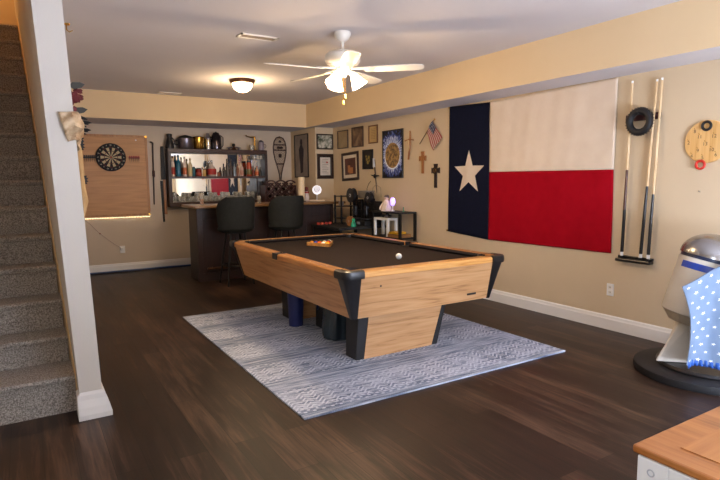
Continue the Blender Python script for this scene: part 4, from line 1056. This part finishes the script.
for k in range(3):
    cx = wx0_+.10+k*.19; arc = [(cx+.10*math.cos(PI*i/12), 1.435+.06*math.sin(PI*i/12)) for i in range(13)]
    arc2 = [(cx+.075*math.cos(PI*i/12), 1.435+.037*math.sin(PI*i/12)) for i in range(12, -1, -1)]
    sc.prism(arc+arc2, 'y', 9.25, 9.29)
sc.build('scalloped_crest', lw, wr)
for i, (x, z) in enumerate(((3.825,1.06),(3.97,1.06),(4.12,1.06),(3.89,1.20),(4.035,1.20),(4.18,1.20),(3.825,1.33),(3.97,1.33),(4.12,1.33))):
    t = thing('wine_bottle', ('lower', 'middle', 'upper')[i//3]+' row wine bottle lying in the lattice rack, '+('left', 'centre', 'right')[i % 3], 'bottle', (x, 9.35, z), 'wine bottles in the lattice rack')
    MB().lathe([(0,.16),(.034,.16),(.036,.15),(.036,.0),(.014,-.05),(.014,-.095),(0,-.095)], (0,0,0), 16, 'y').build('glass_body', col('1c1410', .15), t, local=True, smooth=True)
    MB().lathe([(.016,-.06),(.016,-.098),(0,-.1)], (0,0,0), 14, 'y').build('foil_cap', col('b0a090', .35, .3), t, local=True, smooth=True)

# ------------------------------------------------------------------ bar
BY0, BY1, BX0, BX1, BZ = 8.06, 8.50, 2.14, 4.42, 1.09
ba = thing('bar', 'dark panelled home bar with a glossy wooden top near back wall', 'bar', ((BX0+BX1)/2, BY0, 0))
B(BX0, BX1, BY0, BY1, 0, BZ-.001).build('bar_body', M['bar'], ba)
B(BX0-.06, 4.60, BY0-.13, BY1+.19, BZ, BZ+.04).build('bar_top', M['bartop'], ba, bev=.012, seg=3)
for x in (BX0, 2.70, 3.26, 3.82, BX1-.07): B(x, x+.07, BY0-.018, BY0-.001, .0, BZ-.002).build('pilaster', M['bar'], ba, bev=.004)
for i in range(4):
    x0_ = BX0+.07+i*.56; B(x0_+.03, x0_+.46, BY0-.01, BY0-.001, .18, .92).build('raised_panel', M['bar'], ba, bev=.005)
B(BX0-.01, BX1+.01, BY0-.02, BY0-.001, 0, .12).build('kick_board', M['bar'], ba)
rl = MB().cyl((BX0+.1, BY0-.12, .2), (BX1-.1, BY0-.12, .2), .018)
for x in (BX0+.2, 3.3, BX1-.2): rl.cyl((x, BY0-.12, .2), (x, BY0-.015, .2), .01)
rl.build('foot_rail', M['bronze'], ba, smooth=True)
bt_z = BZ+.041
# on the bar
t = thing('drink_glass', 'tall glass with orange drink on the left end of the bar', 'glass', (2.31, 8.35, bt_z))
MB().lathe([(0,0),(.028,0),(.038,.17),(.036,.17),(.027,.01),(0,.01)], (0,0,0), 18).build('glass', M['glass'], t, local=True, smooth=True)
MB().lathe([(0,.011),(.0262,.011),(.031,.08),(0,.08)], (0,0,0), 18).build('orange_drink', col('b85a22', .3), t, local=True, smooth=True)
t = thing('drink_glass', 'short glass of dark red drink on bar between stools', 'glass', (3.24, 8.38, bt_z))
MB().lathe([(0,0),(.028,0),(.034,.11),(.032,.11),(.026,.01),(0,.01)], (0,0,0), 18).build('glass', M['glass'], t, local=True, smooth=True)
MB().lathe([(0,.011),(.0252,.011),(.028,.05),(0,.05)], (0,0,0), 18).build('red_drink', col('5c1418', .3), t, local=True, smooth=True)
t = thing('pillar_candle', 'tall cream pillar candle on the right end of the bar', 'candle', (3.98, 8.34, bt_z))
MB().lathe([(0,0),(.075,0),(.075,.012),(.0,.014)], (0,0,0), 24).build('dish', M['bronze'], t, local=True, smooth=True)
MB().lathe([(0,.013),(.05,.013),(.052,.02),(.056,.40),(.05,.41),(.04,.40),(0,.395)], (0,0,0), 28).build('wax', col('dcc8a4', .5), t, local=True, smooth=True)
MB().cyl((0,0,.39), (.003,0,.42), .002, n=6).build('wick', M['blackmatte'], t, local=True)
t = thing('small_figurine', 'small red and white figurine between candle and round lamp', 'figurine', (4.12, 8.44, bt_z))
MB().tube([(0,0,0),(0,0,.06),(0,0,.13),(0,0,.17)], [.045,.05,.035,.02], 14).build('body', col('d8ccc4', .5), t, local=True, smooth=True)
MB().ball((0,0,.205), .04, 14, 10).build('head', col('5c2420', .5), t, local=True, smooth=True)
MB().torus((0,0,.15), .036, .012, 'z', 18, 8).build('red_scarf', col('a42c24', .6), t, local=True, smooth=True)
MB().tube([(-.03,0,.22),(-.055,0,.26)], [.012,.004], 8).build('hat_tip', col('6c1c18', .6), t, local=True, smooth=True)
t = thing('ring_lamp', 'round glowing white ring lamp clock on a flat stand', 'lamp', (4.25, 8.30, bt_z))
def face_dir(p): return p
ry = R(-30)
q = MB(); q.torus((0,0,0), .064, .012, 'y', 36, 12); o1 = q.build('lit_ring', emit_mat('ring_light', 'f4f2ff', .8), t, local=True, smooth=True); o1.location = (0,0,.19)
q = MB(); q.lathe([(0,.01),(.056,.01),(.056,-.008),(0,-.01)], (0,0,0), 32, 'y'); o1 = q.build('dial', emit_mat('dial_light', 'd8d4e0', .25), t, local=True, smooth=True); o1.location = (0,0,.19)
q = MB()
for k in range(12):
    a = k*PI/6; q.box(.045*math.cos(a)-.003, .045*math.cos(a)+.003, -.0125, -.0105, .045*math.sin(a)-.003+.225, .045*math.sin(a)+.003+.19)
q.box(-.002, .002, -.0125, -.0105, .19, .225); q.box(-.002, .03, -.0125, -.0105, .188, .192)
q.build('dial_marks', col('5a5560', .5), t, local=True)
MB().cyl((0,0,.02), (0,0,.125), .008).build('stem', M['white'], t, local=True, smooth=True)
B(-.13, .13, -.06, .06, 0, .022).build('base', col('d8c8b0', .4), t, local=True, bev=.006)
t.rotation_euler = (0, 0, R(-26))

# ------------------------------------------------------------------ bar stools
def make_stool():
    t = thing('bar_stool', '', 'bar stool', (0,0,0), 'upholstered stools at the bar')
    MB().lathe([(0,.76),(.22,.76),(.245,.775),(.255,.80),(.245,.825),(.21,.835),(0,.84)], (0,0,0), 32).build('seat', M['stool'], t, smooth=True, local=True)
    # curved shell backrest on the -y side
    rows = []
    for iz in range(15):
        z = iz/14
        ang = R(88 - 44*max(0, (z-.5)/.5)**2.4 - 10*(1-z)**2)
        rad = .268+.015*z
        ring_o, ring_i = [], []
        for ia in range(25):
            a = -PI/2 - ang + 2*ang*ia/24
            zz = .80 + .462*z
            ring_o.append((rad*1.02*math.cos(a), rad*math.sin(a)-.02*z, zz)); ring_i.append(((rad-.045)*math.cos(a), (rad-.045)*math.sin(a)-.02*z, zz))
        rows.append(ring_o + ring_i[::-1])
    MB().rings(rows).build('backrest', M['stool'], t, smooth=True, local=True, bev=.012)
    MB().torus((0,0,.28), .19, .011, 'z', 36, 8).build('foot_ring', M['blackmetal'], t, smooth=True, local=True)
    for sx in (-1, 1):
        for sy_ in (-1, 1):
            MB().tube([(sx*.10,sy_*.10,.75),(sx*.19,sy_*.19,.012),(sx*.19,sy_*.19,.001)], [.016,.013,.014], 10).build('leg', M['blackmetal'], t, smooth=True, local=True)
    B(-.12, .12, -.12, .12, .735, .759).build('swivel_plate', M['blackmetal'], t, local=True, bev=.004)
    return t
s0 = make_stool(); s0.location = (2.57, 7.62, 0); s0['label'] = 'dark grey upholstered bar stool with rounded back, left of the two'
dup(s0, (3.34, 7.60, 0), 'dark grey upholstered bar stool with rounded back, right of the two')

# ------------------------------------------------------------------ corner desk, printers, console
dk_ = thing('corner_desk', 'black desk in the corner holding the printers', 'desk', (4.5, 7.8, 0))
B(3.93, XR-.02, 6.98, 7.91, .74, .78).build('desk_top', M['blackmatte'], dk_, bev=.004)
for x, y in ((3.97,7.02),(3.97,7.87),(4.75,7.02),(4.75,7.87)): B(x-.02, x+.02, y-.02, y+.02, .001, .739).build('leg', M['blackmetal'], dk_)
B(3.96, 3.98, 7.05, 7.84, .62, .73).build('drawer_front', M['blackmatte'], dk_, bev=.003)
for i, (x_, c_) in enumerate(((3.97,'c0402c'),(4.04,'d05a3a'),(4.11,'b03428'),(4.18,'c8503a'))):
    o = MB().lathe([(0,0),(.026,0),(.026,.028),(.02,.034),(0,.034)], (0,0,0), 14).build('paint_pot', col(c_, .4), smooth=True, local=True); o.location = (x_, 7.72, .781)
    tag(o, '%s small red paint pot on the left end of the black desk' % ('leftmost', 'second', 'third', 'rightmost')[i], 'pot', 'little red pots on the desk')
# rack unit with shelves at the left
ru = thing('shelf_rack', 'black open metal rack at the left end of the desk', 'rack', (4.4, 7.77, .781))
for x in (4.36, 4.66):
    for y in (7.66, 7.87): B(x-.012, x+.012, y-.012, y+.012, .781, 1.24).build('post', M['blackmetal'], ru)
for z in (.86, 1.05, 1.215): B(4.345, 4.675, 7.65, 7.88, z, z+.015).build('shelf', M['blackmetal'], ru)
o = MB().lathe([(0,0),(.04,0),(.045,.06),(.03,.07),(0,.07)], (0,0,0), 14).build('small_tin', col('8a8486', .4, .3), smooth=True, local=True); o.location = (4.42, 7.77, 1.066); tag(o, 'grey tin on the upper shelf of the black rack', 'tin')
def spool(name, label, c, r, w_, cf, cfil):
    t = thing(name, label, 'spool', c)
    MB().lathe([(r*.25,-w_/2),(r,-w_/2),(r,-w_/2+.006),(r*.25,-w_/2+.006)], (0,0,0), 32, 'x').build('flange', cf, t, local=True, smooth=True)
    MB().lathe([(r*.25,w_/2),(r,w_/2),(r,w_/2-.006),(r*.25,w_/2-.006)], (0,0,0), 32, 'x').build('flange', cf, t, local=True, smooth=True)
    MB().lathe([(r*.25,-w_/2+.006),(r*.82,-w_/2+.006),(r*.82,w_/2-.006),(r*.25,w_/2-.006)], (0,0,0), 32, 'x', cap=False).build('filament', cfil, t, local=True, smooth=True)
    MB().lathe([(r*.14,-w_/2-.004),(r*.24,-w_/2-.004),(r*.24,w_/2),(r*.14,w_/2)], (0,0,0), 24, 'x', cap=False).build('hub', col('b8b4b0', .4), t, local=True, smooth=True)
    return t
def printer(name, label, cx, cy, z0, w_, d_, h_):
    t = thing(name, label, 'printer', (cx, cy, z0))
    B(-d_/2, d_/2, -w_/2, w_/2, 0, .07).build('base', M['blackmatte'], t, local=True, bev=.006)
    for s_ in (-1, 1): B(-.02, .02, s_*w_/2-.02, s_*w_/2+.02, .071, h_).build('upright', M['blackmetal'], t, local=True)
    B(-.02, .02, -w_/2, w_/2, h_, h_+.035).build('top_beam', M['blackmetal'], t, local=True)
    B(-.035, .035, -w_/2, w_/2, h_*.55, h_*.55+.03).build('gantry', M['blackmetal'], t, local=True)
    B(.03, .16, -w_/2+.005, w_/2-.005, .071, h_-.01).build('control_box', M['blackmatte'], t, local=True, bev=.008)
    hd = B(-.085, -.036, -.045, .045, h_*.40, h_*.40+.15).build('print_head', M['black'], t, local=True, bev=.006)
    MB().lathe([(.022,-.09),(.022,-.086),(0,-.0855)], (0,.0,h_*.45+.06), 16, 'x').build('fan', M['chrome'], hd, local=True)
    B(-.11, .11, -.10, .10, .09, .10).build('print_bed', col('3a3a40', .3), t, local=True)
    B(-d_/2-.006, -d_/2, .02, .10, .015, .055).build('screen', col('8a929a', .2), t, local=True)
    return t
printer('desktop_printer', 'black 3-d printer with large spool, left one on the desk', 4.58, 7.49, .781, .26, .34, .36)
printer('desktop_printer', 'black 3-d printer on the desk nearer the small white frame', 4.58, 7.16, .781, .26, .34, .38)
spool('filament_spool', 'large black spool on top of the left printer', (4.44, 7.46, 1.24), .115, .07, M['black'], M['blackmatte'])
spool('filament_spool', 'tan brown spool standing in front of the printers', (4.25, 7.20, .781+.075), .075, .05, col('9a6a40', .4), col('7c4c28', .5))
spool('filament_spool', 'black spool with pale hub on the right printer', (4.50, 7.04, 1.21), .085, .06, M['black'], col('1c1c22', .4))
for (pp, s_) in (((4.43, 7.70, 1.222), 1),):
    pass
t = thing('storage_box', 'translucent grey box on top of the printers below tilted picture', 'box', (4.62, 7.32, 1.197))
B(-.08, .08, -.12, .12, 0, .10).build('box', col('7d7872', .3), t, local=True, bev=.01)
B(-.085, .085, -.125, .125, .101, .115).build('lid', col('8d8882', .3), t, local=True, bev=.004)
t = thing('feed_tube', 'thin curved feed tubes arching above the printers', 'tube', (4.6, 7.5, 1.2))
MB().tube([(XR-.06,7.47,1.20),(XR-.06,7.50,1.34),(XR-.05,7.46,1.42),(XR-.05,7.40,1.46)], .004, 6).build('tube', M['blackmatte'], t, smooth=True)
MB().tube([(4.64,7.18,1.20),(4.64,7.15,1.36),(4.65,7.08,1.41),(4.67,6.98,1.36),(4.67,6.97,1.22)], .004, 6).build('tube', col('8a7c6a', .5), t, smooth=True)

# console table
cn = thing('console_table', 'low black metal console table against the right wall', 'table', (4.64, 6.55, 0))
cx0, cx1, cy0, cy1 = 4.48, 4.78, 6.22, 6.95
B(cx0, cx1, cy0, cy1, .995, 1.02).build('table_top', M['blackmatte'], cn, bev=.003)
B(cx0+.01, cx1-.01, cy0+.01, cy1-.01, .63, .65).build('lower_shelf', M['blackmatte'], cn, bev=.003)
for x in (cx0+.018, cx1-.018):
    for y in (cy0+.018, cy1-.018): B(x-.017, x+.017, y-.017, y+.017, .001, .994).build('leg', M['blackmetal'], cn)
# figure with lilac light, candle stub
t = thing('white_statuette', 'pale white seated statuette with dark hair on the console', 'statuette', (4.57, 6.68, 1.021))
MB().tube([(0,0,0),(0,0,.03),(0,0,.09),(0,0,.15),(0,0,.17)], [.085,.08,.055,.04,.02], 18).build('robe', col('e8d8cc', .5), t, local=True, smooth=True)
MB().tube([(-.01,.05,.12),(-.05,.07,.07),(-.07,.07,.02)], [.02,.016,.014], 8).build('arm', col('e4d2c4', .5), t, local=True, smooth=True)
MB().tube([(-.01,-.05,.12),(-.05,-.07,.07),(-.07,-.07,.02)], [.02,.016,.014], 8).build('arm', col('e4d2c4', .5), t, local=True, smooth=True)
MB().ball((0,0,.195), .034, 14, 10).build('head', col('d8b8a4', .5), t, local=True, smooth=True)
MB().ball((.006,0,.21), .038, 14, 10, (1,1,.8)).build('hair', col('5a4a44', .6), t, local=True, smooth=True)
t = thing('glow_lamp', 'small lilac glowing lamp right beside the white statuette', 'lamp', (4.60, 6.56, 1.021))
MB().lathe([(0,0),(.03,0),(.03,.015),(.008,.02),(.008,.08)], (0,0,0), 16).build('base', M['white'], t, local=True, smooth=True)
MB().lathe([(.008,.08),(.03,.09),(.04,.13),(.034,.18),(.012,.20),(0,.20)], (0,0,0), 20).build('globe', emit_mat('lilac_glow', '9a70ff', 1.6), t, local=True, smooth=True)
t = thing('green_taper', 'small teal green candle stub on the console right end', 'candle', (4.62, 6.32, 1.021))
MB().lathe([(0,0),(.02,0),(.02,.008),(.007,.01),(.007,.07),(0,.07)], (0,0,0), 12).build('stub', col('2f7c5e', .5), t, local=True, smooth=True)
# white printed frame, on a crate on the lower shelf
t = thing('white_stand', 'white open four-legged stand on the console lower shelf', 'stand', (4.60, 6.74, .651))
wy0, wy1, wx_0, wx_1 = -.19, .19, -.10, .08
wt = MB(); 
B(wx_0, wx_1, wy0, wy1, .235, .27).build('stand_top', M['white'], t, local=True, bev=.004)
for x in (wx_0+.018, wx_1-.018):
    for y in (wy0+.02, wy1-.02): B(x-.018, x+.018, y-.02, y+.02, 0, .234).build('leg', M['white'], t, local=True, bev=.003)
for i, (y, c_) in enumerate(((-.12,'2c2a2e'),(-.04,'8a8488'),(.06,'1c1c20'))):
    o = MB().ball((0,0,0), .028, 12, 8, (1,1.3,.8)).build('figure_piece', col(c_, .4), smooth=True, local=True); o.location = (4.59, 6.74+y, .651+.271+.023)
    tag(o, '%s lump of printed plastic on top of the white stand' % ('black nearest', 'grey middle', 'black farthest')[i], 'piece')
t = thing('wooden_tray', 'flat tan wooden box on the console lower shelf beside white stand', 'box', (4.60, 6.40, .651))
B(-.11, .11, -.14, .14, 0, .05).build('tray', col('8a6238', .5), t, local=True, bev=.004)
o = B(-.09, .09, -.09, .09, 0, .03).build('yellow_box', col('c99a1c', .5), None, local=True, bev=.004); o.location = (4.57, 6.40, .703)
tag(o, 'yellow flat pack lying on the tan wooden box', 'box')
t = thing('green_figure', 'small teal green printed figure left of the white stand', 'figurine', (4.52, 7.05, .651))
t.location = (4.20, 7.02, .781)
MB().tube([(0,0,0),(0,0,.03),(0,0,.07),(0,0,.09)], [.035,.04,.028,.012], 12).build('body', col('2aa07c', .4), t, local=True, smooth=True)
MB().ball((0,0,.105), .026, 12, 8).build('head', col('2aa07c', .4), t, local=True, smooth=True)
MB().tube([(-.01,-.03,.06),(-.02,-.06,.08)], [.01,.006], 8).build('arm', col('2aa07c', .4), t, local=True, smooth=True)

# ------------------------------------------------------------------ hide hanging on the stair wall
hg = thing('hide_hanging', 'tan hide hanging with feathers and red flowers on stair wall side', 'wall hanging', (.37, 3.95, 1.6))
def hx(z): return .352+leanx(z)
random.seed(3)
hd = MB()
def hide(u, v):
    # u around from the wall end to its right side; v down
    z = 1.925 - (.17+.09*u)*v - .03*(1-u) + .02*math.sin(u*9)*v
    bul = .035*math.sin(PI*min(1, v*1.1+.05))*math.sin(PI*(.15+.8*u)) + .008*math.sin(u*23+v*17)
    d_ = u*(.30-.05*v) - .082*(1-.45*v)              # distance past the corner, negative = on the end face
    if d_ < 0: return (hx(z)+d_, PY-.012-bul, z)
    return (hx(z)+.012+bul, PY+d_-.0, z)
hd.grid(hide, 26, 18)
hd.build('hide', noise_mat('tan_hide', '94704a', 'd2b896', (14,14,14), .6, lo=.35, hi=.6), hg, smooth=True, solid=.006, recalc=False)
def feather(mb, p, d_, l, w_):
    l *= .68; w_ *= .8; p = Vector(p); d_ = Vector(d_).normalized(); s_ = Vector((.1,1,0)).cross(d_).normalized()
    P = [p, p+d_*l*.3+s_*w_, p+d_*l*.75+s_*w_*.8, p+d_*l, p+d_*l*.75-s_*w_*.8, p+d_*l*.3-s_*w_]
    mb.add([tuple(q) for q in P], [(0,1,2,3),(0,3,4,5)])
fg = MB()
for i in range(7): feather(fg, (hx(1.9)+.03, PY+.20+.02*i, 1.90-.014*i), (.9, .1, -.25-.22*math.sin(i*2.1)), .10+.02*(i % 3), .014)
fg.build('black_feathers', col('0e0e10', .9), hg, solid=.002)
gl = MB()
for z, y, l in ((2.10,4.05,.15),(2.04,4.1,.10),(1.945,4.1,.16)):
    feather(gl, (hx(z)+.01, y, z), (1, .1, .2), l, .028)
gl.build('grey_green_leaves', col('3c3a34', .7), hg, solid=.002)
rf = MB()
for i in range(16):
    a = i*2.4; feather(rf, (hx(2.03)+.035+.02*math.cos(a), 4.05+.03*math.sin(a), 2.025+.05*math.sin(a*1.7)), (math.cos(a)+.3, .2*math.sin(a*2), math.sin(a)), .06, .016)
rf.ball((hx(2.03)+.04, 4.05, 2.03), .035, 12, 8)
rf.build('red_flowers', col('5c1216', .7), hg, solid=.002)
lower = MB(); prev = None
pts = [(hx(1.85)+.02,4.0,1.85),(hx(1.75)+.03,4.02,1.75),(hx(1.66)+.02,4.0,1.66),(hx(1.55)+.035,4.02,1.55),(hx(1.45)+.02,4.0,1.45),(hx(1.38)+.03,4.02,1.36),(hx(1.28)+.015,4.0,1.26)]
lower.tube(pts, [.03,.018,.03,.016,.028,.03,.012], 10)
lower.build('leather_strap', col('b08a58', .7), hg, smooth=True)
for z in (1.76, 1.72, 1.50):
    bk = MB()
    for i in range(4): feather(bk, (hx(z)+.02, 4.0, z), (.8, .1, .5-.35*i), .075, .013)
    bk.build('dark_tassel', col('1a1716', .7), hg, solid=.002)

# ------------------------------------------------------------------ round black plinth, domed canister, starred cloth
pl = thing('round_plinth', 'low round black two-tier base on the floor by the right wall', 'plinth', (4.27, 2.03, 0))
MB().lathe([(0,.001),(.47,.001),(.475,.02),(.47,.055),(.455,.062),(0,.062)], (4.30,2.05,0), 64).build('lower_disc', M['blackmatte'], pl, smooth=True)
MB().lathe([(0,.0625),(.36,.0625),(.365,.075),(.355,.095),(0,.097)], (4.34,2.02,0), 56).build('upper_disc', M['black'], pl, smooth=True)
can = thing('domed_canister', 'tilted cream drum canister with silver domed lid and blue band', 'canister', (4.235, 2.13, .098))
ax = Vector((.20, -.16, .95)).normalized()
Mx = Vector((0,0,1)).rotation_difference(ax).to_matrix()
P0 = Vector((4.25, 2.12, .44))
def canl(prof, n=48, cap=True, a0=0, a1=2*PI):
    mb = MB(); rings = []
    full = abs(a1-a0-2*PI) < 1e-6
    for r_, h in prof:
        ring = []
        for j in range(n if full else n+1):
            a = a0+(a1-a0)*j/n; ring.append(tuple(P0 + Mx @ Vector((max(r_,1e-4)*math.cos(a), max(r_,1e-4)*math.sin(a), h))))
        rings.append(ring)
    return mb.rings(rings, full, cap and full)
cream = noise_mat('canister_cream', 'cfc6b6', 'dad2c4', (6,6,6), .35)
blu = col('23419c', .3); silver = noise_mat('dome_silver', '9c9a9a', 'b4b2b2', (5,5,5), .22, .9)
canl([(0,0),(.212,0),(.217,.01),(.217,.42),(.0,.42)]).build('drum', cream, can, smooth=True)
canl([(0,-.075),(.15,-.07),(.212,-.002),(0,-.001)], 16).build('bottom_taper', col('a89c88', .4), can)
canl([(.21,.421),(.21,.445),(0,.445)]).build('dark_collar', col('1a2440', .3), can, smooth=True)
canl([(.222,.446)]+[(.222*math.cos(t), .46+.17*math.sin(t)) for t in [PI/2*i/10 for i in range(11)]]).build('dome_lid', silver, can, smooth=True)
fa = math.atan2(-1.48, -3.0)      # side of the drum that faces the room
canl([(.2185,.34),(.2195,.342),(.2195,.385),(.2185,.387)], 14, False, fa-.95, fa+.15).build('blue_band', blu, can, solid=.003)
ft = MB()
f0 = [(3.98,2.24,.098),(4.16,2.05,.098),(4.36,2.17,.098),(4.24,2.33,.098)]
f1 = [(4.17,2.18,.375),(4.21,2.11,.375),(4.29,2.16,.375),(4.25,2.24,.375)]
ft.hexa(f0+f1); ft.build('support_foot', cream, can, bev=.012)
# draped cloth, light blue with white stars
dc = thing('starred_cloth', 'light blue cloth printed with white stars draped over the canister', 'cloth', (4.2, 1.85, .2))
dirv = Vector((.80, -.60, 0)); nv = Vector((-.60, -.80, 0))
T0 = Vector((3.90, 2.025, 0))
def clo(u, v, off=0.):
    s_ = .62*u; zt_ = .715 + .30*min(1, u*1.25) - .06*max(0, u-.6); lo_ = .165-.035*u
    left = .07*v*(1-v)*4*.6*(1-u) + .03*v*(1-u)
    s2 = s_ + left
    z = zt_ + (lo_-zt_)*v
    fo = (.006+.032*v)*math.sin(s2*24+v*1.5) + .02*v + .008*math.sin(s2*51)*v
    bulge = .05*math.sin(PI*min(1, u*1.1))*(1-v)
    p = T0 + dirv*s2 + nv*(fo+bulge*0+off)
    return (p.x, p.y, z)
clb = noise_mat('light_blue_cloth', '71859f', '8092ac', (9,9,9), .85)
MB().grid(clo, 70, 50).build('cloth', clb, dc, smooth=True, solid=.004)
stm = MB(); random.seed(5)
for iv in range(11):
    for iu in range(8):
        u = (iu+.35+.5*(iv % 2))/8; v = (iv+.5)/11
        if u > .98: continue
        sz = .014+.005*((iu*3+iv) % 2); rot_ = random.random()*2
        pts_ = []
        def cp(du, dv): 
            a = clo(min(1, u+du/.62), v+dv/.85, .0045); return a
        pts_.append(cp(0,0))
        for k in range(10):
            r_ = sz*(1 if k % 2 == 0 else .45); a = rot_+k*PI/5; pts_.append(cp(r_*math.cos(a), r_*math.sin(a)))
        stm.add(pts_, [(0,1+k,1+(k+1) % 10) for k in range(10)])
stm.build('printed_stars', col('f2f2f0', .8), dc, recalc=False)
def ruf(u, v):
    x, y, z = clo(u, .97); q = Vector((x,y,0))+nv*(.012*math.sin(u*130)*v+.01*v); return (q.x, q.y, z-.045*v+.01)
MB().grid(ruf, 160, 4).build('blue_ruffle', col('2a56a4', .8), dc, smooth=True, solid=.002)
# edge trim down the left
MB().tube([clo(0, i/30) for i in range(31)], .005, 6).build('hem', clb, dc, smooth=True)

# ------------------------------------------------------------------ cabinet at lower right
cq = thing('wooden_top_cabinet', 'white cabinet with glossy orange wooden top in the lower right corner', 'cabinet', (1.9, .4, 0))
kx0, ky1 = 1.385, .830
B(kx0, 2.55, -.25, ky1, .727, .75).build('wooden_top', M['orangewood'], cq, bev=.006)
fr = MB(); a_ = .085
B(kx0+a_, 2.55-a_, -.25+a_, ky1-a_, .7505, .7525).build('top_inlay', M['orangewoodx'], cq)
B(kx0+.013, 2.52, -.22, ky1-.016, .0, .726).build('cabinet_body', M['white'], cq)
pn = MB(); xx = kx0+.013
pn.box(xx-.012, xx-.001, ky1-.10, ky1-.016, .0, .725); pn.box(xx-.012, xx-.001, -.22, ky1-.10, .66, .725); pn.box(xx-.012, xx-.001, -.22, -.15, .0, .66); pn.box(xx-.012, xx-.001, -.15, ky1-.10, 0, .06)
pn.build('face_frame', M['white'], cq, bev=.003)
for z in (.69, .65):
    MB().torus((xx-.013, ky1-.055, z), .009, .002, 'x', 20, 6).build('screw_cover', col('b8b8bc', .4), cq, smooth=True)
B(xx-.016, xx-.0125, ky1-.19, ky1-.135, .592, .604).build('latch', M['blackmatte'], cq)

# ------------------------------------------------------------------ lighting
def area(name, loc, rot, size, sy_, energy, color, spread=None):
    L_ = bpy.data.lights.new(name, 'AREA'); L_.shape = 'RECTANGLE'; L_.size = size; L_.size_y = sy_; L_.energy = energy; L_.color = color
    if spread: L_.spread = spread
    o = bpy.data.objects.new(name, L_); C.objects.link(o); o.location = loc; o.rotation_euler = rot; return o
area('daylight_window', ((wx0+wx1)/2, YF+.01, (wz0+wz1)/2), (R(88), 0, 0), wx1-wx0-.1, wz1-wz0-.1, 66, (.72, .83, 1.))
area('daylight_patio_bounce', ((wx0+wx1)/2, YF+.03, .7), (R(128), 0, 0), wx1-wx0-.1, 1.0, 235, (.72, .80, 1.))  # added upward light, brightens the ceiling and soffit undersides
area('daylight_side_window', (XL+.01, (ly0+ly1)/2, (lz0+lz1)/2), (0, R(-90), 0), lz1-lz0-.1, ly1-ly0-.1, 30, (.72, .83, 1.))
L_ = bpy.data.lights.new('stairwell_lamp', 'POINT'); L_.energy = 30; L_.color = (1, .54, .20); L_.shadow_soft_size = .12
lo = bpy.data.objects.new('stairwell_lamp', L_); C.objects.link(lo); lo.location = (-.45, 7.8, 4.7)
W_ = bpy.data.worlds.new('world'); S.world = W_; W_.use_nodes = True
bg = W_.node_tree.nodes['Background']; sky = W_.node_tree.nodes.new('ShaderNodeTexSky'); sky.sky_type = 'NISHITA'; sky.sun_elevation = R(35); sky.sun_disc = False
W_.node_tree.links.new(sky.outputs['Color'], bg.inputs['Color']); bg.inputs['Strength'].default_value = .15
S.view_settings.view_transform = 'Standard'; S.view_settings.look = 'None'; S.view_settings.gamma = 1; S.view_settings.exposure = 0.28
